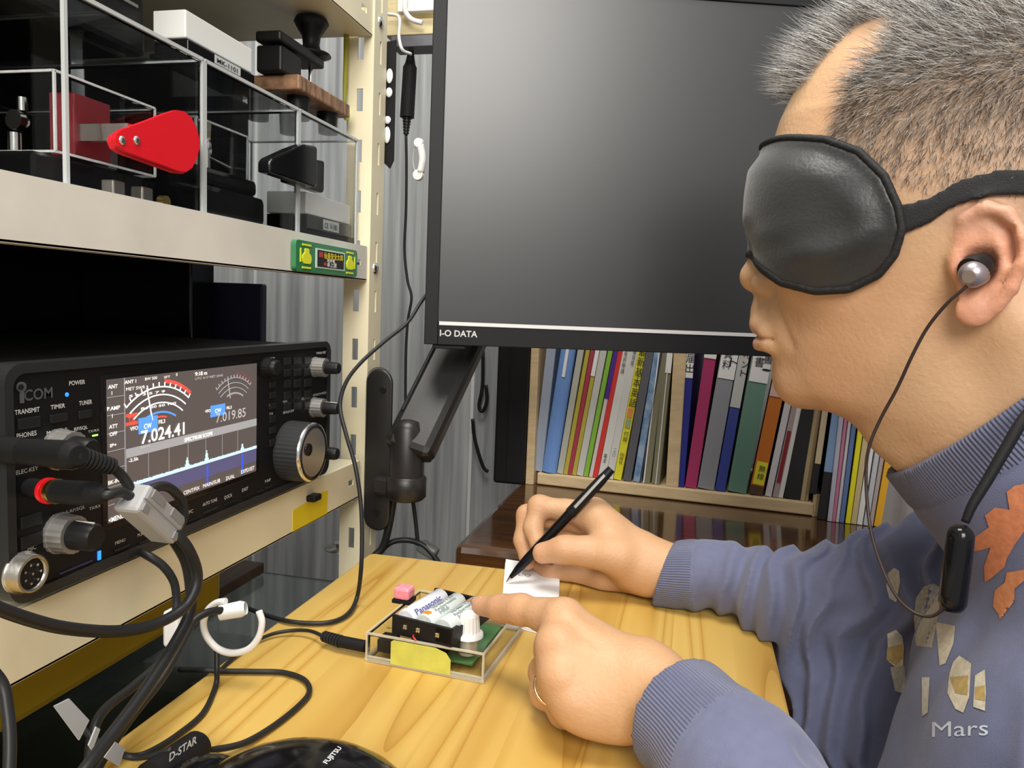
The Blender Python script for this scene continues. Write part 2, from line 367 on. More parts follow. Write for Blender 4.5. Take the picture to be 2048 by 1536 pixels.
# push buttons
def button(x0, y0, x1, y1, t=.0016, m=None, name='button'):
    a = sq(x0, y0, x1, y1, RX); b = B(); b.bx(RX, RX+t, a[0], a[1], min(a[2:]), max(a[2:]), .0004); return b.build(name, m or btm, rd)
btm = mat('button_black', (.013, .013, .014), .35, spec=.3)
for q in [(32, 838, 77, 852), (97, 830, 132, 841), (154, 822, 180, 834), (38, 1035, 80, 1046), (38, 1075, 80, 1086), (225, 1100, 256, 1092), (276, 1085, 305, 1077), (372, 1042, 394, 1034), (404, 1024, 432, 1016), (446, 1009, 468, 1001), (484, 994, 500, 987), (512, 985, 524, 978), (530, 977, 542, 970)]: button(*q)
for r_, y in enumerate((722, 745, 767, 790, 812)):
    for c_, x in enumerate((566, 586, 607)):
        button(x, y-6-c_, x+13, y+7-c_)
for y in (770, 790, 812, 838, 860, 885): button(537, y-5, 549, y+5)
# knobs
def knob(px, py, x0, r1, L1, r2=0, L2=0, mark=False, m1='knurl', m2='black'):
    """centre of the front tip given in the photo at depth x0+L1+L2"""
    xt = RX+L1+L2; c = P(px, py, X=xt); k = thing_part('knob')
    b = B(); b.lathe((RX, c.y, c.z), XA, [(0, r1*1.05), (L1*.2, r1*1.05), (L1*.22, r1), (L1, r1*.96), (L1, r1*.6)], 40, False, .03); o = b.build('knob', M[m1], rd)
    if r2:
        b = B(); b.lathe((RX+L1, c.y, c.z), XA, [(0, r2), (L2*.85, r2*.93), (L2, r2*.8)], 28); b.build('knob_cap', M[m2], o)
    if mark:
        b = B(); b.bx(RX+L1+L2*.1, RX+L1+L2+.0003, c.y-.0006, c.y+.0006, c.z-r2*1.0, c.z+r2*.1) if mark == 2 else b.bx(RX+L1, RX+L1+L2*.9, c.y-.0006, c.y+.0006, c.z+r2*.9, c.z+r2*.99); b.build('knob_mark', M['ink'], o)
    return c
def thing_part(n): return n
knob(193, 1075, RX, .0105, .011, .0078, .013, 1)
knob(185, 905, RX, .0105, .011, .0078, .011)
knob(678, 737, RX, .0085, .012, .0055, .012)
knob(676, 818, RX, .0085, .011, .0055, .013, 1)
knob(675, 908, RX, .0060, .012, .0058, .013, m1='black')
knob(556, 736, RX, .0075, .007, .0062, .004, m1='black')
dc = P(629, 905, X=RX+.024)
b = B(); b.lathe((RX, dc.y, dc.z), XA, [(0, .0245), (.003, .0248), (.021, .0243), (.021, .02)], 90, False, .012); dial = b.build('tuning_dial', mat('dial_rubber', (.028, .029, .031), .5, spec=.3), rd)
b = B(); b.lathe((RX+.021, dc.y, dc.z), XA, [(0, .0245), (.002, .0242), (.0026, .0228)], 64); b.build('dial_ring', M['chrome'], dial)
b = B(); b.lathe((RX+.0215, dc.y, dc.z), XA, [(0, .0226), (.0022, .0226), (.0018, .012), (.0018, .004)], 48); b.build('dial_face', M['black'], dial)
b = B(); b.lathe((RX+.0232, dc.y-.010, dc.z+.004), XA, [(0, .0052), (.0015, .005), (.0005, .003)], 24); b.build('finger_dimple', M['blackgloss'], dial)
# microphone socket
c = P(67, 1148, X=RX+.008)
b = B(); b.lathe((RX, c.y, c.z), XA, [(0, .0108), (.002, .0108), (.002, .0095), (.008, .0095), (.008, .0078), (.003, .0078)], 32); mic = b.build('microphone_socket', M['silver'], rd)
b = B(); b.lathe((RX+.002, c.y, c.z), XA, [(0, .0078), (.0045, .0078)], 24); b.build('socket_insert', M['black'], mic)
for k in range(8):
    a = k*2*math.pi/7; r = .0048 if k < 7 else 0; b = B(); b.cyl((RX+.006, c.y+r*math.cos(a), c.z+r*math.sin(a)), (RX+.0078, c.y+r*math.cos(a), c.z+r*math.sin(a)), .0007, None, 8); b.build('pin', M['chrome'], mic)
for y in (.33, .61):
    b = B(); b.lathe((-.34, y, .787), ZA, [(0, .007), (.008, .008)], 16); b.lathe((-.55, y, .787), ZA, [(0, .007), (.008, .008)], 16); b.build('foot', M['black'], rd)
# yellow tape and rubber foot on the lower rail
b = B(); a = P(586, 1045, X=FX+.0006); c = P(655, 1005, X=FX+.0006)
b.prism([Vector((FX, a.y, .7500)), Vector((FX, c.y, .7500)), Vector((FX, c.y+.001, .772)), Vector((FX, (a.y+c.y)/2, .774)), Vector((FX, (a.y+c.y)/2+.0005, .7705)), Vector((FX, a.y, .769))], XA*.0004)
b.build('tape', M['yellow'], None, label='yellow tape strip stuck on the lower cream shelf rail', cat='tape')
b = B(); a = P(628, 995, X=FX+.004); b.box(a, (.009, .014, .006), None, .0015); b.build('rubber_stop', M['black'], None, label='small black rubber stop on the cream rail above yellow tape', cat='stopper')
# ------------------------------------------------------------- clear cases on the middle shelf
AX = -.335; AZ0, AZ1 = 1.0065, 1.1095
def case(y0, y1, x0, x1, z0, z1, label, name='acrylic_case', t=.0022, group=None, parent=None):
    r = parent or thing(name, label, 'display case', ((x0+x1)/2, (y0+y1)/2, z0), group)
    for q in ((x0, x1, y0, y1, z1-t, z1), (x1-t, x1, y0, y1, z0, z1-t), (x0, x0+t, y0, y1, z0, z1-t), (x0+t, x1-t, y0, y0+t, z0, z1-t), (x0+t, x1-t, y1-t, y1, z0, z1-t)):
        b = B(); b.bx(*q); b.build('panel', M['acrylic'], r)
    b = B(); e = t*.55
    for x in (x0, x1):
        for y in (y0, y1): b.bx(x-e, x+e, y-e, y+e, z0, z1)
        b.bx(x-e, x+e, y0, y1, z1-e, z1+e); b.bx(x-e*.6, x+e*.6, y0, y1, z0, z0+e)
    for y in (y0, y1): b.bx(x0, x1, y-e, y+e, z1-e, z1+e); b.bx(x0, x1, y-e*.6, y+e*.6, z0, z0+e)
    b.build('glued_edges', M['edge'], r); return r
case(.360, .479, -.62, AX, AZ0, AZ1, 'clear acrylic case over the red paddle key, nearest on the shelf')
case(.4815, .610, -.60, AX, AZ0, AZ1, 'clear acrylic case over the black paddle key, middle of three')
case(.6125, .728, -.452, AX, AZ0, AZ1, 'clear acrylic case over the white key, beside the rack post')
# key with red paddles inside its own small clear cover
def blob(b, pts, x, d): b.prism([Vector((x, p[0], p[1])) for p in pts], XA*d)
k = thing('red_paddle_key', 'telegraph paddle key with red finger pieces in small clear cover', 'telegraph key', (-.42, .40, AZ0), None)
b = B(); b.bx(-.52, -.368, .372, .462, 1.010, 1.028, .002)
for x in (-.5, -.385):
    for y in (.385, .45): b.lathe((x, y, AZ0), ZA, [(0, .006), (.004, .006)], 14)
b.build('base', M['blackgloss'], k)
def case_in(x0, x1, y0, y1, z0, z1, par):
    b = B(); t = .0018
    b.bx(x0, x1, y0, y1, z1-t, z1); b.bx(x1-t, x1, y0, y1, z0, z1-t); b.bx(x0, x1-t, y0, y0+t, z0, z1-t); b.bx(x0, x1-t, y1-t, y1, z0, z1-t); b.build('cover', M['acrylic'], par)
    b = B(); e = .0007
    for x in (x0, x1):
        for y in (y0, y1): b.bx(x-e, x+e, y-e, y+e, z0, z1)
        b.bx(x-e, x+e, y0, y1, z1-e, z1+e); b.bx(x-e, x+e, y0, y1, z0-e, z0+e)
    for y in (y0, y1): b.bx(x0, x1, y-e, y+e, z1-e, z1+e); b.bx(x0, x1, y-e, y+e, z0-e, z0+e)
    b.build('cover_edges', mat('cover_edge', (.8, .82, .82), .3), par)
case_in(-.54, -.366, .386, .470, 1.030, 1.0755, k)
b = B()
a1 = P(247, 283, X=-.3235); a2 = P(385, 292, X=-.3235)
def paddle(px):
    q = [(236, 280), (239, 269), (250, 261), (300, 243), (335, 229), (358, 222), (373, 224), (386, 236), (396, 254), (402, 275), (403, 296), (398, 318), (389, 336), (377, 345), (362, 343), (300, 320), (256, 304), (242, 294)]
    return [(P(*a, X=-.3233).y-(.002), P(*a, X=-.3233).z) for a in q]
bb = B(); bb.prism([Vector((-.3265, *p)) for p in paddle(0)], XA*.0032)
pr = bb.build('finger_piece', M['red'], k)
bb = B(); bb.prism([Vector((-.3325, p[0]+.004, p[1]-.0005)) for p in paddle(0)], XA*.0038); bb.build('finger_piece', M['red'], k)
for q in ((246, 281), (275, 281)):
    c = P(*q, X=-.3228); b = B(); b.lathe((-.3234, c.y, c.z), XA, [(0, .0026), (.0007, .0025), (.0011, .0015)], 16); b.build('screw', M['chrome'], k)
b = B(); b.bx(-.385, -.369, .402, .432, 1.031, 1.068, .001); b.build('red_reflection', mat('reflected_red', (.35, .03, .04), .4), k)  # solid dull red block painted in as a reflection in the clear cover
b = B(); b.bx(-.40, -.372, .424, .432, 1.032, 1.056, .001); b.bx(-.40, -.376, .438, .446, 1.030, 1.05); b.bx(-.380, -.333, .405, .409, 1.04, 1.050); b.build('contact_block', M['silver'], k)
for i, x in enumerate((-.468, -.440, -.413)):
    b = B(); b.cyl((x, .405, 1.03), (x, .405, 1.045), .004, None, 14); b.lathe((x+.004, .400, 1.052), YA, [(0, .006), (.003, .0065), (.006, .0065), (.009, .004)], 18); b.cyl((x+.006, .405, 1.058), (x+.006, .405, 1.066), .0032, None, 14, .08); b.build('contact_post', M['gold'] if i == 0 else M['chrome'], k)
b = B(); b.lathe((-.35, .4545, 1.011), XA, [(0, .004), (.005, .004)], 12); b.build('terminal', M['gold'], k)
for y in (.40, .425): b = B(); b.bx(-.349, -.340, y, y+.010, 1.0075, 1.0165, .001); b.build('terminal', M['silver'], k)
# small black twin paddle key in the middle case
k = thing('black_paddle_key', 'black paddle key with wedge shaped finger pieces and chrome works', 'telegraph key', (-.4, .53, AZ0))
def rslab(b, x0, x1, y0, y1, z0, z1, r=.004): b.bx(x0, x1, y0, y1, z0, z1, r)
b = B(); rslab(b, -.47, -.342, .487, .572, AZ0, 1.030, .005); rslab(b, -.465, -.347, .491, .568, 1.030, 1.043, .004); b.build('base', M['blackgloss'], k)
b = B(); b.bx(-.46, -.352, .496, .560, 1.043, 1.076); b.build('cover', M['acrylic'], k)
b = B(); e = .0007
for x in (-.46, -.352):
    for y in (.496, .560): b.bx(x-e, x+e, y-e, y+e, 1.043, 1.076)
    b.bx(x-e, x+e, .496, .56, 1.076-e, 1.076+e)
b.bx(-.46, -.352, .496-e, .496+e, 1.076-e, 1.076+e); b.build('cover_edges', M['edge'], k)
b = B()
for i, (x, y) in enumerate(((-.37, .505), (-.37, .525), (-.39, .545), (-.42, .51))):
    b.cyl((x, y, 1.043), (x, y, 1.060), .0028, None, 12); b.lathe((x, y, 1.060), ZA, [(0, .004), (.004, .0045), (.007, .003)], 14)
b.cyl((-.375, .50, 1.058), (-.375, .56, 1.052), .0016, None, 8); b.build('contact_post', M['chrome'], k)
def wedge(y0, y1, zc, h0, h1, x, d, name='finger_piece'):
    b = B(); o = [Vector((x, y0, zc-h1)), Vector((x, y1-.003, zc-h1)), Vector((x, y1, zc-h1+.003)), Vector((x, y1, zc+h1*.9)), Vector((x, y1-.002, zc+h1)), Vector((x, y1-.022, zc+h1*.86)), Vector((x, y1-.042, zc+h1*.42)), Vector((x, y0+.004, zc-h0)), Vector((x, y0, zc-h0*1.6))]
    bm = bmesh.new(); vs = [bm.verts.new(p) for p in o]; f = bm.faces.new(vs); e_ = bmesh.ops.extrude_face_region(bm, geom=[f]); bmesh.ops.translate(bm, vec=XA*d, verts=[v for v in e_['geom'] if isinstance(v, bmesh.types.BMVert)])
    bmesh.ops.bevel(bm, geom=bm.edges[:], offset=.0016, segments=2, profile=.5, affect='EDGES'); bm.verts.index_update()
    b.add([v.co.copy() for v in bm.verts], [[v.index for v in f.verts] for f in bm.faces]); bm.free(); b.build(name, M['blackgloss'], k)
wedge(.545, .6215, 1.0635, .006, .0175, -.333, .011); wedge(.600, .662, 1.0620, .005, .0145, -.3465, .010)
# white and black key
def whitekey(x0, x1, y0, y1, z, label, name='white_key_unit', txt=None, h0=.016, h1=.020):
    k = thing(name, label, 'telegraph key', ((x0+x1)/2, (y0+y1)/2, z))
    b = B(); b.bx(x0-.003, x1+.003, y0-.002, y1+.003, z, z+h0*.35, .001); b.bx(x0, x1, y0, y1, z+h0*.35, z+h0, .0006); b.build('base', M['blackgloss'], k)
    b = B(); b.bx(x0+.001, x1-.0005, y0-.002, y1-.003, z+h0+.0004, z+h0+h1, .001); b.build('cover', mat('white_cover', (.82, .83, .80), .45), k)
    b = B(); b.bx(x1, x1+.0004, y0+.030, y0+.062, z+h0*.45, z+h0*.95); lb = b.build('label', mat('grey_label', (.55, .57, .55), .5), k)
    if txt:
        b = B(); text(b, txt, (x1+.0005, y0+.032, z+h0*.55), YA, ZA, h0*.26, .026, True); b.build('lettering', M['dark_ink'], lb)
    return k
whitekey(-.378, -.3385, .634, .7255, AZ0, 'white topped black key base in the case beside the post', txt='CE  V-180', h0=.019, h1=.0195)
whitekey(-.372, -.345, .478, .560, AZ1+.0015, 'white and black key box lying on top of the clear cases', txt='MK-1101', h0=.012, h1=.019)
# black device on the case top, far left
k = thing('black_key_box', 'black box lying on the clear case at the upper left corner', 'box', (-.45, .4, AZ1))
b = B(); b.bx(-.56, -.375, .36, .474, AZ1+.0015, AZ1+.040, .004); b.build('body', M['black'], k)
b = B(); b.bx(-.375, -.3735, .37, .465, AZ1+.030, AZ1+.032); b.build('trim', M['silver'], k)
# straight key with big knob on a wooden base
k = thing('straight_key', 'old straight telegraph key with black knob on worn wooden base', 'telegraph key', (-.42, .66, AZ1))
cA = P(598, 178, X=-.338); cT = P(598, 147, X=-.338); cB = P(700, 236, X=-.338); zb_, zt_ = cA.z, cT.z
b = B(); b.bx(-.400, -.338, cA.y, cB.y, zb_, zt_, .0015); b.build('wooden_base', mat('worn_wood', (.24, .13, .07), .5, noise=.55, scale=60, stretch=(1, 4, 1)), k)
for x in (-.392, -.352):
    for y in (cA.y+.025, cB.y-.02): b = B(); b.lathe((x, y, AZ1+.001), ZA, [(0, .009), (zb_-AZ1-.001, .010)], 16); b.build('foot', M['black'], k)
KX = -.360; f1_ = P(622, 113, X=KX); f2_ = P(620, 26, X=KX); z0 = f1_.z; H = f2_.z-z0; ky = f1_.y
b = B(); b.cyl((KX, ky, zt_), (KX, ky, z0+.002), .0022); b.build('post', M['chrome'], k)
b = B(); b.bx(KX-.012, KX+.012, ky-.075, ky+.004, z0-.011, z0-.002, .002); b.bx(KX-.014, KX+.010, ky-.07, ky-.035, zt_, z0-.012, .002); b.build('lever', M['black'], k)
b = B(); b.lathe((KX, ky, z0-.001), ZA, [(0, .013), (.0018, .0185), (.0035, .0175), (.005, .0095), (H*.3, .0075), (H*.5, .0085), (H*.68, .0130), (H*.82, .0160), (H*.93, .0140), (H, .007)], 36); b.build('knob', M['black'], k)
# plastic box hanging high at the back of the shelf bay
k = thing('plastic_container', 'translucent plastic box standing high behind the white key box', 'container', (-.60, .50, AZ1))
c0 = P(330, 20, X=-.55); c1 = P(497, 2, X=-.55)
b = B(); b.bx(-.66, -.55, c0.y, c1.y, c0.z-.004, 1.200, .006); b.build('body', mat('milky_plastic', (.40, .40, .36), .35, alpha=.55), k)
b = B(); b.bx(-.667, -.545, c0.y-.004, c1.y+.004, 1.195, 1.202, .002); b.build('rim', mat('milky_rim', (.5, .5, .45), .35), k)
b = B(); b.bx(-.66, -.55, c0.y+.01, c1.y-.01, AZ1+.0008, c0.z-.0045, .003); b.build('stand', M['black'], k)
# dark boxes behind on the shelf, seen through the cases
k = thing('black_equipment_box', 'large black equipment case behind the clear cases on middle shelf', 'equipment', (-.68, .45, 1.006))
b = B(); b.bx(-.73, -.632, .08, .69, 1.0065, 1.205, .004); b.build('body', M['blackmatte'], k)
b = B(); b.bx(-.632, -.630, .15, .57, 1.15, 1.155); b.bx(-.632, -.630, .40, .42, 1.06, 1.10); b.build('trim', M['grey'], k)
k = thing('dark_end_case', 'dark case closing the far end of the shelf behind the clear cases', 'equipment', (-.55, .71, 1.006))
b = B(); b.bx(-.63, -.458, .700, .734, 1.0065, 1.150, .003); b.build('body', M['blackmatte'], k)
b = B(); b.bx(-.60, -.575, .698, .700, 1.05, 1.08); b.build('window', M['grey'], k)
# yellow cord
b = B(); pa = P(692, 118, X=-.350); pb = P(689, 208, X=-.350); pc = P(692, 230, X=-.350)
b.tube([Vector((pa.x, pa.y, 1.2125)), pa, (pa+pb)/2, pb], [.0028, .0026, .0026, .0018], 8); yc = b.build('cord', mat('olive_cord', (.33, .32, .03), .6), None, label='olive yellow strap hanging beside the rack post above the wooden key', cat='strap')
b = B(); b.ball(pc+Vector((0, 0, .002)), (.0035, .004, .0075)); b.build('tassel', mat('lime', (.75, .85, .05), .4), yc)
# green sign with two figures and a black name panel
k = thing('green_sign', 'green translucent nameplate with yellow jars and black panel on shelf rail', 'sign', P(655, 515, X=FX))
sxx = FX+.004
a = P(590, 480, X=sxx); c = P(712, 550, X=sxx); y0, y1 = a.y, c.y; zt = P(590, 478, X=sxx).z; zb = P(590, 541, X=sxx).z
b = B(); b.prism([Vector((FX+.0006, p.y, p.z)) for p in rrect(y0, y1, zb, zt, .004, 0)], XA*.0044); b.build('frame', mat('green_plastic', (.035, .21, .08), .22, coat=.5), k)
L = y1-y0; Hh = zt-zb
b = B(); b.bx(sxx+.001, sxx+.0015, y0+L*.285, y0+L*.76, zb+Hh*.17, zt-Hh*.17); pn = b.build('panel_border', mat('mint', (.62, .80, .68), .4), k)
b = B(); b.bx(sxx+.0015, sxx+.0018, y0+L*.305, y0+L*.74, zb+Hh*.22, zt-Hh*.22); b.build('name_panel', M['dark_ink'], pn)
b = B(); text(b, '信楽安全太郎', (sxx+.0019, y0+L*.40, zt-Hh*.46), YA, ZA, Hh*.17, L*.32, True); b.build('lettering', mat('sign_yellow', (.85, .7, .02), .5), pn)
b = B(); text(b, '携帯電', (sxx+.0019, y0+L*.45, zb+Hh*.42), YA, ZA, Hh*.09, L*.13, True); text(b, '卓上狸', (sxx+.0019, y0+L*.45, zb+Hh*.26), YA, ZA, Hh*.13, L*.16, True); b.build('lettering', M['ink'], pn)
b = B(); b.bx(sxx+.0018, sxx+.0021, y0+L*.33, y0+L*.385, zt-Hh*.46, zt-Hh*.28); b.bx(sxx+.0018, sxx+.0021, y0+L*.405, y0+L*.44, zb+Hh*.28, zb+Hh*.38); b.build('seal_mark', mat('sign_red', (.45, .05, .06), .5), pn)
ym = mat('sign_lime', (.78, .82, .03), .35)
for s in (0, 1):
    u0 = y0+L*(.15 if s == 0 else .86); w = L*.062
    b = B(); o = []
    for t, r in ((0, .7), (.12, .95), (.35, 1.05), (.55, .95), (.68, .6), (.75, .45), (.92, .5), (1, .3)): o.append((t, r))
    zz0 = zb+Hh*.26; zh = Hh*.5
    pts = [Vector((sxx+.0008, u0+w*r, zz0+zh*t)) for t, r in o]+[Vector((sxx+.0008, u0-w*r, zz0+zh*t)) for t, r in reversed(o)]
    b.prism(pts, XA*.001); b.build('jar_figure', ym, k)
    b = B(); b.bx(sxx+.0008, sxx+.0016, u0-w, u0+w, zb+Hh*.10, zb+Hh*.16); b.bx(sxx+.0008, sxx+.0016, u0-w, u0+w, zt-Hh*.16, zt-Hh*.10); b.bx(sxx+.0008, sxx+.0016, u0-w*1.5 if s == 0 else u0+w*1.35, u0-w*1.3 if s == 0 else u0+w*1.5, zb+Hh*.3, zt-Hh*.25); b.build('bar', ym, k)
# things behind the radio
k = thing('black_flat_panel', 'glossy black box filling the bay behind the radio', 'equipment', (-.66, .3, .787))
b = B(); b.bx(-.735, -.602, .02, .70, .788, .998, .003); b.bx(-.602, -.475, .662, .700, .788, .998, .002); b.build('body', M['blackgloss'], k)
b = B(); b.bx(-.60, -.598, .05, .60, .80, .802); b.build('trim', M['black'], k)
b = B(); a = P(505, 600, X=-.56); c = P(548, 600, X=-.56); b.bx(-.585, -.425, .706, .716, .788, .964, .002); b.build('blue_folder', mat('navy_folder', (.02, .022, .06), .5), None, label='dark navy folder standing behind the radio against the rack end', cat='folder')
# under the lower shelf
k = thing('drawer_cabinet', 'dark smoky plastic drawer cabinet below the radio shelf', 'cabinet', (-.55, .45, .44))
b = B(); b.bx(-.73, -.375, .10, .69, .442, .60, .004); b.build('body', mat('smoky_plastic', (.035, .042, .036), .25), k)
b = B(); b.bx(-.373, -.370, .14, .66, .47, .58, .001); b.build('drawer', mat('smoky_front', (.05, .06, .05), .2), k)
b = B(); b.bx(-.50, -.425, .30, .715, .660, .672, .002); b.build('board', mat('dull_board', (.13, .085, .055), .55, noise=.25, scale=30, stretch=(6, 1, 1)), None, label='brown wooden board lying on the glass plate below the radio', cat='board')
b = B(); b.bx(-.73, -.345, .08, .72, .655, .659); gl = b.build('glass_shelf', mat('tinted_glass', (.62, .70, .66), .05, trans=1, ior=1.3), None, label='clear glass plate between lower rack shelf and drawer cabinet', cat='shelf')
c = P(683, 1092, Z=.662); b = B(); b.lathe((c.x, c.y, .659), ZA, [(0, .020), (.0015, .020), (.002, .010), (.007, .0095), (.008, .008)], 24); b.build('corner_bolt', M['silver'], gl)
for q in ((-.70, .12), (-.70, .68)): b = B(); b.cyl((*q, .60), (*q, .655), .008); b.build('support', M['grey'], gl)
k = thing('yellow_bin', 'yellow plastic bin hanging under the cream shelf rail', 'bin', (-.42, .40, .70))
c0 = P(165, 1300, X=-.37); c1 = P(470, 1190, X=-.37)
b = B(); b.bx(-.60, -.362, .10, .545, .700, .7485, .006); b.build('body', mat('ochre_plastic', (.42, .29, .015), .4), k)
b = B(); b.bx(-.362, -.357, .10, .548, .742, .7487, .001); b.build('rim', mat('ochre_rim', (.42, .31, .02), .4), k)
# ------------------------------------------------------------- monitor on its arm
mo = P(848, 688, Y=.705)                     # lower left corner of the bezel
mx = (Vector((.956, .294, 0))).normalized(); mn = Vector((mx.y, -mx.x, 0)); MWd, MH = .612, .3475
mon = thing('computer_monitor', 'large black flat monitor on a wall arm, screen switched off', 'monitor', mo)
def MP(u, v, w=0): return mo+mx*u+ZA*v+mn*w        # u along, v up, w towards the viewer
Rm = Matrix((mx, ZA, mn)).transposed()
def mbox(b, u0, u1, v0, v1, w0, w1, bev=0): b.box(MP((u0+u1)/2, (v0+v1)/2, (w0+w1)/2), (u1-u0, v1-v0, w1-w0), Rm, bev)
b = B(); mbox(b, 0, MWd, 0, MH, -.022, -.002, .003); mbox(b, .15, .46, .06, .30, -.05, -.022, .01); b.build('housing', M['blackmatte'], mon)
bzm = mat('bezel', (.012, .0125, .014), .5, spec=.25)
b = B(); mbox(b, 0, .013, 0, MH, -.002, .003, .0008); mbox(b, MWd-.013, MWd, 0, MH, -.002, .003, .0008); mbox(b, .013, MWd-.013, MH-.013, MH, -.002, .003, .0008); b.build('bezel', bzm, mon)
b = B(); mbox(b, .013, MWd-.013, 0, .0205, -.002, .003, .0008); mbox(b, .008, .04, -.004, 0, -.018, 0, .001); lb = b.build('lower_bezel', bzm, mon)
b = B(); mbox(b, .014, MWd-.013, .0190, .0225, .003, .0036); b.build('trim_highlight', mat('highlight_silver', (.72, .72, .72), .35, .3), mon)  # silver strip with the bezel chamfer's highlight put into its colour
b = B(); mbox(b, .013, MWd-.013, .022, MH-.013, -.002, .0008)
scm2 = mat('matte_screen', (.014, .015, .017), .36, spec=1.0)
b.build('screen', scm2, mon)
b = B(); text(b, 'I-O DATA', MP(.0150, .0085, .0031), mx, ZA, .0062, .036, True); b.build('lettering', mat('logo_silver', (.6, .6, .6), .4), lb)
# arm
k = thing('monitor_arm', 'black steel monitor arm with oval plate bolted by the rack post', 'monitor arm', P(760, 900, Y=.73))
def pl(px, py, Y): return P(px, py, Y=Y)
Ya = .722
c_t = pl(756, 766, Ya); c_b = pl(750, 1035, Ya); w = .0145
o = []
for i in range(13): a = math.pi*i/12; o.append(Vector((c_t.x+.002+w*math.cos(a), Ya, c_t.z+w*math.sin(a))))
for i in range(13): a = math.pi+math.pi*i/12; o.append(Vector((c_t.x+.002+w*math.cos(a), Ya, c_b.z+w*math.sin(a))))
bm = bmesh.new(); f = bm.faces.new([bm.verts.new(p) for p in o]); e_ = bmesh.ops.extrude_face_region(bm, geom=[f]); bmesh.ops.translate(bm, vec=YA*.022+XA*-.010, verts=[v for v in e_['geom'] if isinstance(v, bmesh.types.BMVert)])
bmesh.ops.bevel(bm, geom=[e for e in bm.edges if abs(e.verts[0].co.y-Ya) < 1e-5 and abs(e.verts[1].co.y-Ya) < 1e-5], offset=.003, segments=3, profile=.5, affect='EDGES'); bm.verts.index_update()
arm_m = mat('arm_black', (.016, .015, .015), .35, bump=.1, bscale=1500)
b = B(); b.add([v.co.copy() for v in bm.verts], [[v.index for v in f.verts] for f in bm.faces], True); bm.free(); b.build('wall_plate', arm_m, k)
for q in ((766, 780), (752, 1025)):
    b = B(); b.lathe(pl(*q, Ya-.0004), -YA, [(0, .0035), (.0008, .003)], 14); b.build('bolt', M['black'], k)
j0 = pl(812, 990, .715); j1 = pl(814, 955, .715); j2 = pl(812, 880, .715)
b = B(); b.lathe(j0-ZA*.004, ZA, [(0, .017), (.003, .020), (.022, .020), (.024, .018)], 32); b.box((j0.x-.018, .72, j0.z+.008), (.03, .026, .020), None, .004); b.build('swivel_cup', arm_m, k)
b = B(); b.lathe((j0.x, j0.y, j0.z+.019), ZA, [(0, .0175), (.048, .0165), (.056, .012), (.058, .004)], 32); b.build('swivel_post', arm_m, k)
A0 = Vector((j0.x+.004, .712, j0.z+.048)); A1 = pl(935, 660, .80)
d = (A1-A0); dn = d.normalized(); sdv = dn.cross(Vector((0, -1, 0))).normalized(); upv = sdv.cross(dn)
A1 = A1+dn*.05; d = A1-A0
b = B(); R_ = Matrix((dn, sdv, upv)).transposed(); b.box((A0+A1)/2, (d.length+.012, .050, .030), R_, .008); b.build('upper_arm', arm_m, k)
b = B(); b.box((A0+A1)/2-sdv*.020+upv*.0145, (d.length*.7, .003, .003), R_, .001); b.box((A0+A1)/2-sdv*.020-upv*.0145, (d.length*.7, .003, .003), R_, .001); b.build('cable_channel', M['black'], k)
b = B(); b.cyl(A1, MP(.27, .15, -.05), .016); b.build('head_joint', arm_m, k)
# ------------------------------------------------------------- wall hooks, black case
for i, pts in enumerate((((966, 700), (965, 770), (958, 812), (966, 822), (974, 800), (972, 770)), ((945, 838), (950, 880), (965, 930), (976, 944)))):
    b = B(); b.tube([P(*q, Y=1.385) for q in pts], .0035, 8); b.build('wall_hook', M['black'], None, label=('black J shaped wire hook on the grey wall beside the arm', 'dark bent wire hook lower on the grey wall')[i], cat='hook')
c0 = P(984, 1000, Z=.697); 
k = thing('black_case', 'tall black flat case standing between grey wall and book rack', 'case', (c0.x, c0.y+.03, .697))
xl = P(984, 1000, Y=1.06).x; xr = P(1046, 960, Y=1.06).x
b = B(); b.bx(xl, xr, 1.06, 1.125, .6975, 1.02, .004); b.build('body', M['blackmatte'], k)
b = B(); b.bx(xl+.018, xl+.0195, 1.0585, 1.0600, .70, 1.01); b.build('seam', M['black'], k)
# ------------------------------------------------------------- brown desk
bd = thing('brown_desk', 'glossy dark brown wooden desk under the book rack', 'desk', (.2, 1.05, 0))
BX = -.232
dm = mat('brown_varnish', (.105, .043, .014), .16, col2=(.06, .024, .008), scale=8, stretch=(1, 14, 14), coat=.6)
b = B(); b.bx(BX, .95, .765, 1.385, .665, .697, .008); b.build('desk_top', dm, bd)
b = B(); b.bx(BX+.02, BX+.045, .80, 1.37, 0, .665, .002); b.bx(.88, .92, .80, 1.37, 0, .665, .002); b.build('side_panel', dm, bd)
b = B(); b.bx(BX+.045, .88, .80, .82, .55, .665, .002); b.build('apron', mat('dark_apron', (.07, .03, .012), .4), bd)
b = B(); b.bx(BX+.045, .88, 1.35, 1.37, .1, .665); b.build('back_panel', mat('back_board', (.07, .03, .012), .5), bd)
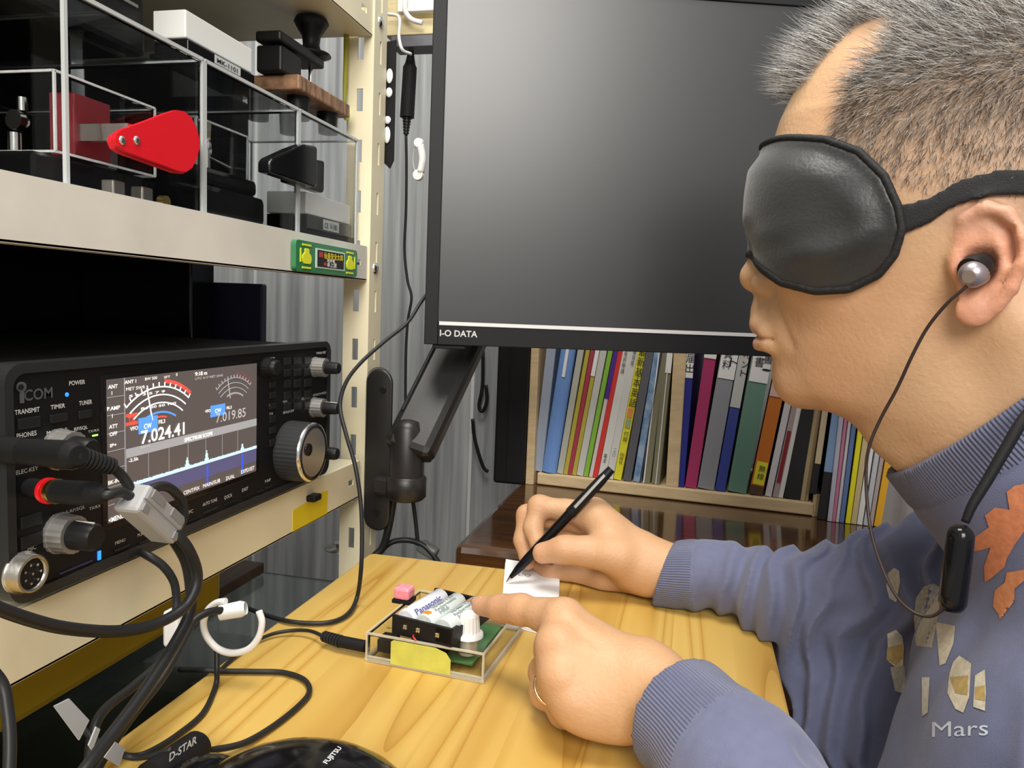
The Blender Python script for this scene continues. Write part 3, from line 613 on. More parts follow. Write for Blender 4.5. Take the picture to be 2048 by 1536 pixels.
# ------------------------------------------------------------- book rack and books
q0 = P(1060, 968, Z=.697); q1 = P(1630, 1034, Z=.697); ex = (q1-q0); LR = ex.length; ex.normalize(); ey = Vector((-ex.y, ex.x, 0))
Rb = Matrix((ex, ey, ZA)).transposed()
wdm = mat('birch_wood', (.66, .50, .29), .5, noise=.08, scale=30, stretch=(1, 6, 6))
br = thing('book_rack', 'pale birch desktop book rack holding binders on the brown desk', 'rack', q0)
def rb(b, u0, u1, v0, v1, z0, z1, bev=0): b.box(q0+ex*((u0+u1)/2)+ey*((v0+v1)/2)+ZA*((z0+z1)/2), (u1-u0, v1-v0, z1-z0), Rb, bev)
b = B(); rb(b, .010, LR, 0, .20, .001, .018, .002); b.build('base_board', wdm, br)
b = B(); rb(b, -.006, .006, -.004, .205, 0, .27, .001); b.build('side_panel', wdm, br)
dv = None
def us(px, z, v=0):     # distance along the rack front where a photo column meets it
    o = q0+ey*v; n = -ey; y = 950
    for _ in range(4):
        d = Vector(ray(px, y)); t = (o-Vector(CAM)).dot(n)/d.dot(n); p = Vector(CAM)+d*t
        pz = Vector((p.x, p.y, .697+z)); y = proj(pz)[1]
    return (p-o).dot(ex)
ud = us(1348, .03)
b = B(); rb(b, ud-.011, ud+.006, .002, .20, .018, .27, .001); b.build('divider', wdm, br)
b = B(); rb(b, LR-.004, LR+.010, 0, .2, .0, .030, .001); b.build('end_block', wdm, br)
def col(n, c, r=.45): 
    k_ = 'bk_'+n
    if k_ not in M: M[k_] = mat(n, c, r)
    return M[k_]
books = []
def book(name, cat, label, x0, x1, lean, m, H=.29, v=.006, zb=.018, rnd=0, ext=None, T=None, group=None, depth=.17):
    """x0,x1: photo columns of the spine foot; lean in degrees towards the right"""
    u0, u1 = us(x0, zb+.004, v), us(x1, zb+.004, v); w_ = u1-u0; a = math.radians(lean)
    side = Vector(ex)*math.cos(a)-ZA*math.sin(a); upd = Vector(ex)*math.sin(a)+ZA*math.cos(a)
    w2 = w_*math.cos(a); o = q0+ex*u0+ey*v+ZA*(zb+w2*math.sin(a)+.0004)
    Rk = Matrix((side, ey, upd)).transposed()
    t = thing(name, label, cat, o, group)
    b = B()
    if rnd:
        n = 8; pts = [o+side*(w2/2-w2/2*math.cos(math.pi*i/n))-ey*(w2*.28*math.sin(math.pi*i/n)) for i in range(n+1)]+[o+side*w2+ey*.01, o+ey*.01]
        b.prism(pts, upd*H)
    else: b.box(o+side*w2/2+ey*.001+upd*H/2, (w2, .002, H), Rk, .0004)
    b.build('spine', m, t)
    b = B(); b.box(o+side*w2*.06+ey*(.003+depth/2)+upd*H/2, (w2*.12, depth, H), Rk); b.box(o+side*w2*.94+ey*(.003+depth/2)+upd*H/2, (w2*.12, depth, H), Rk); b.build('cover', m, t)
    b = B(); b.box(o+side*w2*.5+ey*(.006+depth/2)+upd*(H/2), (w2*.70, depth-.008, H-.006), Rk); b.build('pages', M['paper'], t)
    t['_'] = 0; del t['_']
    def lay(z0, z1, f0, f1, mm, nm='label', off=.0006, r=0):
        b = B(); b.box(o+side*(w2*(f0+f1)/2)-ey*(off+(w2*.28 if rnd else 0))+upd*(z0+z1)/2, (w2*(f1-f0), .0006, z1-z0), Rk, r); return b.build(nm, mm, t)
    def wr(s, z, f0, h, mm, vert=True, wd=None, bold=True):
        b = B(); oo = o-ey*(.0012+(w2*.28 if rnd else 0))+side*(w2*f0)+upd*z
        if vert: text(b, s, oo, side, upd, h, wd or w2*.55, bold, 0, True)
        else: text(b, s, oo, upd, -side, h, wd, bold)
        b.build('lettering', mm, t)
    return t, lay, wr
wl = mat('label_white', (.85, .85, .83), .5); dk = M['dark_ink']
t, lay, wr = book('ring_file', 'file', 'clear bluish file at left end of the rack', 1066, 1084, 4, col('clear_blue', (.35, .40, .50), .3)); 
t, lay, wr = book('ring_binder', 'binder', 'thick light blue ring binder at left in the rack', 1084, 1113, 6.5, col('sky_blue', (.17, .32, .68), .35), rnd=1); lay(.140, .25, .42, .62, wl)
t, lay, wr = book('document_file', 'file', 'clear grey file leaning on the light blue binder', 1114, 1126, 7, col('clear_grey', (.50, .50, .42), .3))
t, lay, wr = book('notebook', 'notebook', 'olive yellow thin book right of the light blue binder', 1127, 1135, 7.6, col('olive_yellow', (.50, .42, .06)))
t, lay, wr = book('notebook', 'notebook', 'crimson thin book between two olive yellow ones', 1135.5, 1143.5, 7.8, col('crimson', (.42, .05, .09)))
t, lay, wr = book('notebook', 'notebook', 'olive yellow thin book with white top label', 1144, 1152, 8, col('olive_yellow', (.50, .42, .06))); lay(.145, .25, 0, 1, wl)
t, lay, wr = book('pamphlet', 'booklet', 'pale grey booklet left of the lime green one', 1153, 1166, 8, col('pale_grey', (.60, .60, .56)))
t, lay, wr = book('notebook', 'notebook', 'lime green thin book in the left bay', 1167, 1176, 8.3, col('lime_green', (.25, .52, .06)))
t, lay, wr = book('paperback', 'book', 'pink white book with purple upper spine', 1178, 1185, 8.3, col('pink_white', (.72, .60, .62))); lay(.115, .27, 0, 1.2, col('purple', (.09, .03, .30)), 'band')
t, lay, wr = book('notebook', 'notebook', 'bright red thin book in the left bay', 1185.5, 1195, 8.4, col('bright_red', (.70, .05, .04)))
t, lay, wr = book('paperback', 'book', 'white book with fine black vertical title beside the red one', 1196, 1211, 8.2, col('book_white', (.74, .74, .70))); wr('無線局免許申請', .20, .25, .007, dk, wd=.005, bold=False); wr('電波', .03, .25, .006, dk, wd=.005, bold=False)
t, lay, wr = book('paperback', 'book', 'white book with sparse black title left of yellow book', 1211.5, 1226, 8, col('book_white2', (.70, .70, .66))); wr('通信技', .18, .35, .007, dk, wd=.005, bold=False); wr('二〇', .04, .35, .006, dk, wd=.004, bold=False)
t, lay, wr = book('yellow_book', 'book', 'bright yellow book with large black vertical title', 1227, 1242, 7.8, col('book_yellow', (.80, .74, .04))); wr('最新基本英語', .178, .14, .0125, dk, wd=.011)
lay(.090, .103, .15, .85, col('tag_orange', (.75, .28, .1)), 'band'); lay(.075, .088, .15, .85, col('tag_green', (.35, .42, .2)), 'band'); wr('付録', .064, .25, .007, dk, wd=.007); wr('出版社', .035, .3, .005, dk, wd=.006)
t, lay, wr = book('document_file', 'file', 'thin clear file right of the yellow book', 1246, 1262, 6.8, col('smoke_file', (.12, .12, .14), .3), depth=.15)
t, lay, wr = book('document_file', 'file', 'file with blue sky patterned cover edge', 1266, 1282, 6, mat('sky_print', (.10, .22, .42), .35, col2=(.35, .48, .62), scale=60)); lay(0, .27, .82, .98, col('edge_dark', (.03, .03, .07)), 'band')
t, lay, wr = book('document_file', 'file', 'white edged file filled with olive grey sheets', 1287, 1300, 3.4, col('olive_sheets', (.22, .21, .13), .6)); lay(0, .27, -.05, .14, wl, 'band')
t, lay, wr = book('document_file', 'file', 'file of olive grey sheets with white tab left of divider', 1303, 1319, 2.4, col('olive_sheets', (.22, .21, .13), .6)); lay(.155, .26, .3, 1, wl); lay(0, .16, .5, .6, wl, 'band')
t, lay, wr = book('ring_binder', 'binder', 'dark blue binder with white label right of the divider', 1342, 1368, 1.0, col('dark_blue', (.022, .03, .26))); lay(.150, .25, .30, 1.0, wl, r=.0002); wr('開局届出', .199, .42, .0118, dk, wd=.012)
t, lay, wr = book('ring_binder', 'binder', 'magenta binder next to the dark blue one', 1370, 1393, 4.7, col('magenta', (.42, .035, .14))); lay(.178, .27, -.02, 1.02, wl)
t, lay, wr = book('ring_binder', 'binder', 'clear grey binder with white label reading in Japanese', 1395, 1428, 6, col('binder_grey', (.27, .28, .31), .25), rnd=0); lay(.152, .25, .05, 1.02, wl, r=.0003); wr('資料', .180, .2, .0125, dk, wd=.0115); wr('ベント', .199, .62, .0125, dk, wd=.0105)
t, lay, wr = book('ring_binder', 'binder', 'blue spined file with long grey label', 1430, 1450, 6, col('royal_blue', (.035, .06, .30), .35)); lay(.115, .26, 0, 1, col('label_grey', (.55, .57, .54))); wr('イベント', .192, .45, .010, dk, wd=.008, bold=False)
t, lay, wr = book('ring_binder', 'binder', 'wide green binder with white label in Japanese', 1455, 1493, 6.1, col('sea_green', (.13, .26, .20), .25)); lay(.150, .25, .06, 1.02, wl, r=.0003); wr('請求書', .201, .2, .0130, dk, wd=.0125); wr('見積書・', .207, .62, .0130, dk, wd=.0125)
t, lay, wr = book('orange_book', 'book', 'orange spined book with pink top and yellow tag', 1498, 1525, 7.2, col('book_orange', (.58, .17, .02))); lay(.133, .25, 0, 1, col('salmon', (.75, .48, .42)), 'band'); lay(.014, .045, .12, .95, col('book_yellow', (.80, .74, .04))); wr('無線', .032, .35, .009, dk, wd=.009); lay(0, .012, 0, 1, col('dark_foot', (.10, .05, .03)), 'band')
t, lay, wr = book('paperback', 'book', 'plain pale grey thin book right of the orange one', 1530, 1543, 7.3, col('pale_lilac', (.66, .64, .68)))
t, lay, wr = book('paperback', 'book', 'thin dark red and grey book between two pale ones', 1545, 1556, 7.2, col('dull_rose', (.42, .33, .33))); lay(.02, .09, .2, .9, col('dark_red', (.25, .02, .03)), 'band')
t, lay, wr = book('paperback', 'book', 'slim white book with small black marks left of black file', 1556.5, 1566, 7, col('book_white', (.74, .74, .70))); wr('月刊', .19, .2, .006, dk, wd=.005)
t, lay, wr = book('black_file', 'file', 'thick black file in the right bay', 1568, 1600, 5, col('file_black', (.02, .02, .022), .5))
t, lay, wr = book('notebook', 'notebook', 'tan notebook right of the thick black file', 1601, 1610, 3.6, col('tan', (.48, .37, .21)))
t, lay, wr = book('notebook', 'notebook', 'second tan notebook with brown edge', 1611, 1617, 3.2, col('tan2', (.44, .32, .18))); lay(0, .27, .8, 1, col('brown', (.2, .08, .03)), 'band')
zb = .0; vv = -.012
t, lay, wr = book('black_box_file', 'file', 'black box file with cream upper band at the rack end', 1620, 1633, 3.2, col('file_black', (.02, .02, .022), .5), v=-.004, zb=.03); lay(.04, .25, .1, 1, col('cream_paper', (.68, .56, .36)), 'band')
t, lay, wr = book('blue_file', 'file', 'black based file with light blue upper part', 1635, 1653, 3, col('file_black', (.02, .02, .022), .5), v=vv, zb=zb); lay(.062, .26, 0, 1, col('pastel_blue', (.24, .38, .62)), 'band')
for (x0, x1, c, nm, lb) in ((1655, 1664, (.50, .50, .60), 'lilac_grey', 'lilac grey magazine in the loose row past the rack'), (1664.5, 1671, (.58, .20, .33), 'rose', 'rose pink magazine in the loose row past the rack'), (1672, 1678, (.58, .58, .62), 'silver_grey', 'silver grey magazine beside the pink one'),
    (1679, 1688, (.12, .20, .42), 'mid_blue', 'blue magazine left of the yellow one past the rack'), (1691, 1701, (.85, .78, .02), 'pure_yellow', 'bright yellow magazine in the loose row past the rack'), (1702, 1713, (.62, .50, .27), 'sand', 'sand coloured magazine right of the yellow one'), (1714, 1725, (.78, .78, .76), 'plain_white', 'plain white magazine behind the thin earphone cable'),
    (1727, 1737, (.55, .56, .60), 'cool_grey', 'cool grey magazine near the shirt shoulder'), (1738, 1746, (.45, .38, .36), 'taupe', 'taupe magazine near the shirt shoulder'), (1748, 1762, (.80, .42, .02), 'amber', 'amber orange magazine next to the man\'s collar')):
    book('magazine', 'magazine', lb, x0, x1, 1.6+(x0-1655)*.028, col(nm, c), v=vv-.004, zb=zb, H=.26, group=None)
# ------------------------------------------------------------- pine desk
pd = thing('pine_desk', 'pine wood pull-out desk board with grain, under both hands', 'desk', (-.1, .4, 0))
def pine():
    m = bpy.data.materials.new('pine_wood'); m.use_nodes = True; nt = m.node_tree; N_ = nt.nodes.new; L_ = nt.links.new; b_ = nt.nodes['Principled BSDF']
    tc = N_('ShaderNodeTexCoord'); mp = N_('ShaderNodeMapping'); mp.inputs['Scale'].default_value = (1, .035, 1); L_(tc.outputs['Object'], mp.inputs[0])
    n1 = N_('ShaderNodeTexNoise'); n1.inputs['Scale'].default_value = 11; n1.inputs['Detail'].default_value = 2; n1.inputs['Distortion'].default_value = .25; L_(mp.outputs[0], n1.inputs[0])
    mu = N_('ShaderNodeMath'); mu.operation = 'MULTIPLY'; mu.inputs[1].default_value = 14; L_(n1.outputs[0], mu.inputs[0])
    sp = N_('ShaderNodeSeparateXYZ'); L_(mp.outputs[0], sp.inputs[0])
    st = N_('ShaderNodeMath'); st.operation = 'MULTIPLY'; st.inputs[1].default_value = 22; L_(sp.outputs[0], st.inputs[0])
    fl = N_('ShaderNodeMath'); fl.operation = 'FLOOR'; L_(st.outputs[0], fl.inputs[0])
    wn = N_('ShaderNodeTexWhiteNoise'); wn.noise_dimensions = '1D'; L_(fl.outputs[0], wn.inputs['W'])
    ma = N_('ShaderNodeMath'); ma.operation = 'MULTIPLY_ADD'; L_(wn.outputs[0], ma.inputs[0]); ma.inputs[1].default_value = 9; L_(mu.outputs[0], ma.inputs[2])
    fr = N_('ShaderNodeMath'); fr.operation = 'FRACT'; L_(ma.outputs[0], fr.inputs[0])
    r = N_('ShaderNodeValToRGB'); L_(fr.outputs[0], r.inputs[0]); e = r.color_ramp.elements
    e[0].position = 0; e[0].color = (.56, .34, .075, 1); e[1].position = 1; e[1].color = (.45, .245, .042, 1)
    for p_, c_ in ((.2, (.62, .41, .105, 1)), (.55, (.64, .43, .115, 1)), (.88, (.56, .34, .075, 1))):
        q = e.new(p_); q.color = c_
    mx_ = N_('ShaderNodeMixRGB'); mx_.blend_type = 'MULTIPLY'; mx_.inputs[0].default_value = .35; L_(r.outputs[0], mx_.inputs[1])
    r2 = N_('ShaderNodeValToRGB'); r2.color_ramp.elements[0].color = (.72, .62, .45, 1); r2.color_ramp.elements[1].color = (1, 1, 1, 1); L_(wn.outputs[0], r2.inputs[0]); L_(r2.outputs[0], mx_.inputs[2])
    L_(mx_.outputs[0], b_.inputs['Base Color']); b_.inputs['Roughness'].default_value = .32
    bp = N_('ShaderNodeBump'); bp.inputs['Strength'].default_value = .12; bp.inputs['Distance'].default_value = .0006; L_(fr.outputs[0], bp.inputs['Height']); L_(bp.outputs[0], b_.inputs['Normal'])
    return m
DX0, DX1, DY1 = -.300, .076, .703
o = []
for (cx, cy, a0, r) in ((DX1-.012, DY1-.012, 0, .012), (DX0+.006, DY1-.006, 90, .006)):
    for i in range(7): a = math.radians(a0+15*i); o.append(Vector((cx+r*math.cos(a), cy+r*math.sin(a), .682)))
o += [Vector((DX0, .02, .682)), Vector((DX1, .02, .682))]
bm = bmesh.new(); f = bm.faces.new([bm.verts.new(p) for p in o]); e_ = bmesh.ops.extrude_face_region(bm, geom=[f]); bmesh.ops.translate(bm, vec=ZA*.018, verts=[v for v in e_['geom'] if isinstance(v, bmesh.types.BMVert)])
bmesh.ops.bevel(bm, geom=[e for e in bm.edges if abs(e.verts[0].co.z-.7) < 1e-5 and abs(e.verts[1].co.z-.7) < 1e-5], offset=.0025, segments=2, profile=.5, affect='EDGES'); bm.verts.index_update()
b = B(); b.add([v.co.copy() for v in bm.verts], [[v.index for v in f.verts] for f in bm.faces]); bm.free(); b.build('desk_top', pine(), pd)
lgm = mat('pine_leg', (.45, .28, .08), .45)
for x, y in ((DX0+.03, DY1-.03), (DX1-.03, DY1-.03), (DX0+.03, .08), (DX1-.03, .08)): b = B(); b.bx(x-.016, x+.016, y-.016, y+.016, 0, .682, .002); b.build('leg', lgm, pd)
b = B(); b.bx(DX0+.05, DX1-.05, DY1-.035, DY1-.02, .63, .682); b.build('apron', lgm, pd)
# note pad and loose sheets
DZ = .7002
k = thing('note_pad', 'small stack of white note paper under the pen hand', 'paper', (-.13, .64, DZ))
rng = random.Random(5)
for i in range(5):
    j = rng.uniform(-.0015, .0015); c4 = [P(1010, 1118, Z=DZ+.004), P(1117, 1135, Z=DZ+.004), P(1114, 1207, Z=DZ+.004), P(1003, 1199, Z=DZ+.004)]
    b = B(); b.prism([Vector((p.x+j, p.y+j, DZ+.0008*i)) for p in c4], ZA*.00065); b.build('sheet', M['paper'], k)
b = B(); text(b, 'CQ', P(1035, 1150, Z=DZ+.0046), XA, YA, .006, .012); b.build('scribble', mat('pencil', (.2, .2, .25), .6), k)
k = thing('note_sheets', 'white paper slips under the pointing finger', 'paper', (-.11, .58, DZ))
for i in range(3):
    c4 = [P(1003, 1205, Z=DZ), P(1075, 1212, Z=DZ), P(1086+2*i, 1270, Z=DZ), P(1001, 1248-2*i, Z=DZ)]
    b = B(); b.prism([Vector((p.x, p.y, DZ+.0011*i)) for p in c4], ZA*.0007); b.build('sheet', M['paper'], k)
# pen
pt = Vector((-.148, .652, DZ+.0052)); pe = Vector((-.0622, .6825, .810)); pdir = (pe-pt).normalized(); PL = (pe-pt).length
k = thing('ballpoint_pen', 'slim black pen held in the right hand over the paper', 'pen', pt)
b = B(); b.lathe(pt+pdir*.006, pdir, [(0, .0018), (.010, .0036), (.022, .0044), (.078, .0047)], 20); b.build('barrel', M['blackgloss'], k)
b = B(); b.lathe(pt+pdir*.084, pdir, [(0, .0050), (.001, .0053), (PL-.100, .0048), (PL-.092, .0042), (PL-.084, .0038)], 20); b.build('cap', M['black'], k)
b = B(); b.lathe(pt, pdir, [(0, .0003), (.0065, .0017)], 12); b.build('tip', M['silver'], k)
nv = pdir.cross(Vector((0, -1, 0))).normalized()
b = B(); b.box(pt+pdir*.112-YA*.0052-nv*.001, (.040, .0030, .0018), Matrix((pdir, nv, pdir.cross(nv))).transposed(), .0005); b.build('clip', M['chrome'], k)
# ------------------------------------------------------------- keyer box
kx = thing('keyer_box', 'clear plastic keyer box with battery holder, white knob and yellow tape', 'electronic keyer', (-.165, .52, DZ))
f0 = P(733, 1321, Z=DZ); f1 = P(965, 1366, Z=DZ); e1 = (f1-f0); Wk = e1.length; e1.normalize(); e2 = Vector((-e1.y, e1.x, 0)); Dk = .088; HK = .0200
Rk = Matrix((e1, e2, ZA)).transposed()
def K(u, v, z): return f0+e1*u+e2*v+ZA*z
def kb(b, u0, u1, v0, v1, z0, z1, bev=0): return b.box(K((u0+u1)/2, (v0+v1)/2, (z0+z1)/2), (u1-u0, v1-v0, z1-z0), Rk, bev)
t_ = .0018
b = B(); kb(b, 0, Wk, 0, Dk, HK-t_, HK, .0006); b.build('lid', M['acrylic'], kx)
b = B(); kb(b, 0, Wk, 0, t_, 0, HK-t_); kb(b, 0, Wk, Dk-t_, Dk, 0, HK-t_); kb(b, 0, t_, t_, Dk-t_, 0, HK-t_); kb(b, Wk-t_, Wk, t_, Dk-t_, 0, HK-t_); kb(b, 0, Wk, 0, Dk, 0, .0012); b.build('case_shell', M['acrylic'], kx)
b = B(); ee = .0007
for v in (0, Dk): kb(b, 0, Wk, v-ee, v+ee, HK-ee, HK+ee); kb(b, 0, Wk, v-ee, v+ee, .0030, .0042); kb(b, -.0005, Wk+.0005, v-ee*1.6, v+ee*1.6, .0002, .0024)
for u in (0, Wk):
    kb(b, u-ee, u+ee, 0, Dk, HK-ee, HK+ee); kb(b, u-ee, u+ee, 0, Dk, .0030, .0042); kb(b, u-ee*1.6, u+ee*1.6, -.0005, Dk+.0005, .0002, .0024)
    for v in (0, Dk): kb(b, u-ee, u+ee, v-ee, v+ee, 0, HK)
b.build('case_edges', mat('case_edge', (.80, .74, .58), .3, alpha=.45), kx)
b = B(); kb(b, .02, Wk-.012, .012, Dk-.012, .0045, .0060); pcb = b.build('circuit_board', mat('pcb_green', (.08, .22, .07), .4), kx)
for (u, v, s, z, nm) in ((.012, .004, .012, .009, 'jack_socket'), (.035, .03, .008, .004, 'chip'), (.05, .02, .006, .006, 'capacitor'), (.028, .055, .01, .004, 'chip'), (.06, .05, .008, .005, 'chip')):
    b = B(); kb(b, u-s/2, u+s/2, v, v+s, .006, .006+z, .0006); b.build(nm, M['black'], pcb)
b = B(); yy = -.0008
pts = [(.019, .0015), (.019, .0175), (.021, .0188), (.052, .0188), (.060, .0165), (.0635, .012), (.0635, .0015)]
b.prism([K(u, yy, z) for u, z in pts], e2*-.0004); b.build('yellow_tape', mat('keyer_tape', (.58, .56, .10), .5, noise=.08, scale=90), kx)
b = B(); text(b, '16', K(.019, .026, HK+.0004), -e1, -e2, .0065, .0085); text(b, 'CWK', K(.020, .014, HK+.0004), -e1, -e2, .003, .012, True); b.build('handwriting', M['dark_ink'], kx)
# battery holder (slightly turned) with three cells
ang = math.radians(-8); g1 = (e1*math.cos(ang)+e2*math.sin(ang)); g2 = Vector((-g1.y, g1.x, 0)); h0 = P(782, 1268, Z=DZ+HK); h0 = h0+g2*.001
Rh = Matrix((g1, g2, ZA)).transposed()
bh = B()
def hb(b, u0, u1, v0, v1, z0, z1, bev=0): return b.box(h0+g1*((u0+u1)/2)+g2*((v0+v1)/2)+ZA*((z0+z1)/2), (u1-u0, v1-v0, z1-z0), Rh, bev)
HW, HD = .0475, .058
hb(bh, 0, HW, 0, HD, .0003, .0025); hb(bh, 0, HW, 0, .0022, .0025, .0135); hb(bh, 0, HW, HD-.0022, HD, .0025, .0145)
hb(bh, 0, .0015, .002, HD-.002, .0025, .0105); hb(bh, HW-.0015, HW, .002, HD-.002, .0025, .0105); hb(bh, HW-.012, HW+.001, 0, .010, .0025, .0125)
bh.build('battery_holder', M['black'], kx)
b = B()
for u in (.011, .0215, .037):
    for a in range(4): q = math.radians(45+90*a); b.lathe(h0+g1*(u+.0012*math.cos(q))+g2*-.0001+ZA*(.0072+.0012*math.sin(q)), -g2, [(0, .0009), (.0007, .0007)], 8)
b.build('rivet', M['chrome'], kx)
wcell = mat('battery_wrap', (.72, .74, .80), .3, coat=.4); bcell = mat('battery_wrap_pale', (.62, .68, .66), .3, coat=.4)
for i in range(3):
    u = .0085+.0152*i; c = h0+g1*u+ZA*.0105; r = .0071
    t = thing('battery', ('white AA battery with purple lettering, leftmost in the keyer holder', 'pale AA battery with orange front band in the middle of the keyer holder', 'pale AA battery with orange far band, rightmost in the keyer holder')[i], 'battery', c+g2*.003, 'batteries in the keyer holder')
    b = B(); b.lathe(c+g2*.0035, g2, [(0, r*.93), (.0008, r), (.0475, r), (.0483, r*.93)], 32); b.build('wrap', (wcell, bcell, bcell)[i], t)
    b = B(); b.lathe(c+g2*.0023, g2, [(0, .0026), (.0013, .0028)], 16); b.lathe(c+g2*.0518, g2, [(0, .004), (.0004, .004)], 16); b.build('terminal', M['chrome'], t)
    b = B(); org = B()
    def wrap(bb, s, v0, a_, h, wd, bold=True):
        a2 = math.radians(a_); nr = g1*math.cos(a2)+ZA*math.sin(a2); upv_ = (-g1*math.sin(a2)+ZA*math.cos(a2))
        text(bb, s, c+nr*(r+.0002)+g2*v0-upv_*h/2, g2, upv_, h, wd, bold)
    if i == 0: wrap(b, 'Panasonic', .008, 42, .0045, .034); wrap(b, '+', .044, 105, .003, .002); wrap(b, '-', .006, 105, .003, .002)
    else:
        wrap(b, 'AA 単3形 1900mAh', .014, 118, .002, .030); wrap(b, 'Ni-MH 1.2V', .016, 95, .0026, .028); wrap(b, 'Rechargeable', .014, 70, .0022, .028); wrap(b, 'HR6', .016, 48, .003, .012)
        v0, v1 = ((.005, .0105), (.040, .0455))[i-1]
        vs = []; fs = []
        for j in range(9):
            a2 = math.radians(70+70*j/8); nr = g1*math.cos(a2)+ZA*math.sin(a2); vs += [c+nr*(r+.00015)+g2*v0, c+nr*(r+.00015)+g2*v1]
        for j in range(8): fs.append((2*j, 2*j+1, 2*j+3, 2*j+2))
        org.add(vs, fs); org.build('band', mat('battery_orange', (.72, .26, .02), .35), t)
    b.build('lettering', mat('battery_ink', (.12, .12, .32) if i == 0 else (.25, .3, .3), .5), t)
# knob, button, wire
c = P(937, 1272, Z=DZ+HK)
b = B(); b.lathe(c+ZA*.0002, ZA, [(0, .0104), (.0025, .0102), (.003, .0086), (.0035, .0084)], 30); b.lathe(c+ZA*.003, ZA, [(0, .0082), (.0125, .0070), (.0135, .0062), (.0136, .002)], 36, False, .05); b.build('knob', M['white'], kx)
b = B(); b.lathe(c-ZA*.012, ZA, [(0, .0065), (.010, .0065)], 20); b.build('potentiometer', mat('pot', (.5, .47, .36), .35, .4), kx)
c = P(808, 1203, Z=DZ+HK)
b = B(); b.box(c+ZA*.0015, (.015, .013, .003), Rk, .0005); b.build('button_base', M['black'], kx)
b = B(); b.box(c+ZA*.0078, (.0135, .0125, .0095), Rk, .0022); b.build('button_cap', mat('pink_cap', (.95, .30, .36), .25, coat=.3), kx)
b = B(); b.tube([h0+g1*.018-g2*.0005+ZA*.003, h0+g1*.019-g2*.002+ZA*.0025, h0+g1*.022-g2*.003+ZA*.001], .0006, 6); b.build('red_wire', M['red'], kx)
# ------------------------------------------------------------- plugs, cables, ties
def path(pts):
    o = []
    for q in pts:
        if len(q) == 3 and not isinstance(q[2], (int, float)): ax, v = q[2]; o.append(P(q[0], q[1], **{ax: v}))
        else: o.append(Vector(q))
    return o
def X_(v): return ('X', v)
def Y_(v): return ('Y', v)
def Z_(v): return ('Z', v)
def cable(pts, r, label, cat='cable', name='cable', m='cable', parent=None, n=10, sub=6):
    b = B(); b.tube(path(pts), r, n, sub)
    return b.build(name, M[m] if isinstance(m, str) else m, parent, label=label if not parent else None, cat=cat if not parent else None)
# headphone plug with ribbed sleeve
k = thing('headphone_plug', 'black headphone plug with ribbed strain relief in the radio phones socket', 'plug', P(60, 905, X=-.31))
a = P(48, 903, X=-.306); c = P(145, 910, X=-.268); e = P(228, 934, X=-.262)
b = B(); b.cyl((RX, a.y, a.z), a, .0065); b.cyl(a, c, .0062, .0066, 24); b.lathe(c, c-a, [(0, .0066), (.003, .0056), (.005, .0044)], 24); b.build('body', M['blackmatte'], k)
b = B(); d = (e-c); L = d.length
b.lathe(c, d, [q for i in range(10) for q in ((L*i/10, .0052-.00014*i), (L*(i+.6)/10, .0052-.00014*i), (L*(i+.62)/10, .0038-.0001*i), (L*(i+.98)/10, .0038-.0001*i))], 20, False); b.build('strain_relief', M['cable'], k)
b = B(); b.tube(path([(222, 932, X_(-.2625)), (245, 953, X_(-.261)), (265, 985, X_(-.258)), (280, 1010, X_(-.256))]), .0024, 10); b.build('lead', M['cable'], k)
k = thing('key_plug', 'black key jack plug with gold and red collar in the radio socket', 'plug', P(90, 980, X=-.30))
a = P(60, 975, X=RX+.001); c = P(104, 982, X=-.296); e = P(215, 990, X=-.258)
b = B(); b.cyl(a, c, .0048); b.cyl(c, c+(e-c)*.75, .0056, .0058, 24); b.lathe(c+(e-c)*.75, e-c, [(0, .0058), (.004, .0048), (.009, .0030)], 20); b.build('body', M['blackmatte'], k)
d = (e-c).normalized()
b = B(); b.lathe(c-d*.0035, d, [(0, .0064), (.0022, .0064)], 24); b.build('red_collar', M['red'], k)
b = B(); b.lathe(c-d*.0005, d, [(0, .0056), (.0035, .0061), (.0045, .0061)], 24); b.build('gold_collar', M['gold'], k)
b = B(); b.tube([c+(e-c)*.8, e, P(245, 985, X=-.257), P(270, 1000, X=-.256)], .0024, 10); b.build('lead', M['cable'], k)
# grey ferrite clamp
a = P(262, 992, X=-.256); c = P(338, 1062, X=-.256); d = c-a; dn = d.normalized(); sn = dn.cross(XA).normalized()
Rf = Matrix((dn, sn, XA)).transposed()
k = thing('ferrite_clamp', 'grey snap-on ferrite clamp on the cables in front of the radio screen', 'ferrite core', (a+c)/2)
m = (a+c)/2
b = B(); b.box(m, (d.length, .0150, .0150), Rf, .0022); b.build('housing', mat('ferrite_grey', (.34, .34, .345), .5), k)
b = B()
for s in (-.25, .25):
    b.box(m+dn*d.length*s-sn*.0045+XA*.0077, (d.length*.3, .0045, .0008), Rf, .0003); b.box(m+dn*d.length*s*1.6+sn*.0038+XA*.0078, (.004, .004, .001), Rf, .0003)
b.box(m+XA*.0073+sn*.0002, (d.length*.98, .0006, .0010), Rf); b.build('latch', mat('ferrite_seam', (.22, .22, .22), .5), k)
cable([(330, 1052, X_(-.256)), (352, 1068, X_(-.25)), (378, 1100, X_(-.247)), (394, 1145, X_(-.247)), (388, 1185, X_(-.247)), (360, 1222, X_(-.25)), (300, 1252, X_(-.255)), (225, 1263, X_(-.26)), (130, 1256, X_(-.262)), (50, 1236, X_(-.262)), (-30, 1205, X_(-.262)), (-140, 1150, X_(-.262))], .0029, 'thick grey black cable sweeping left across the cream rail from the ferrite clamp')
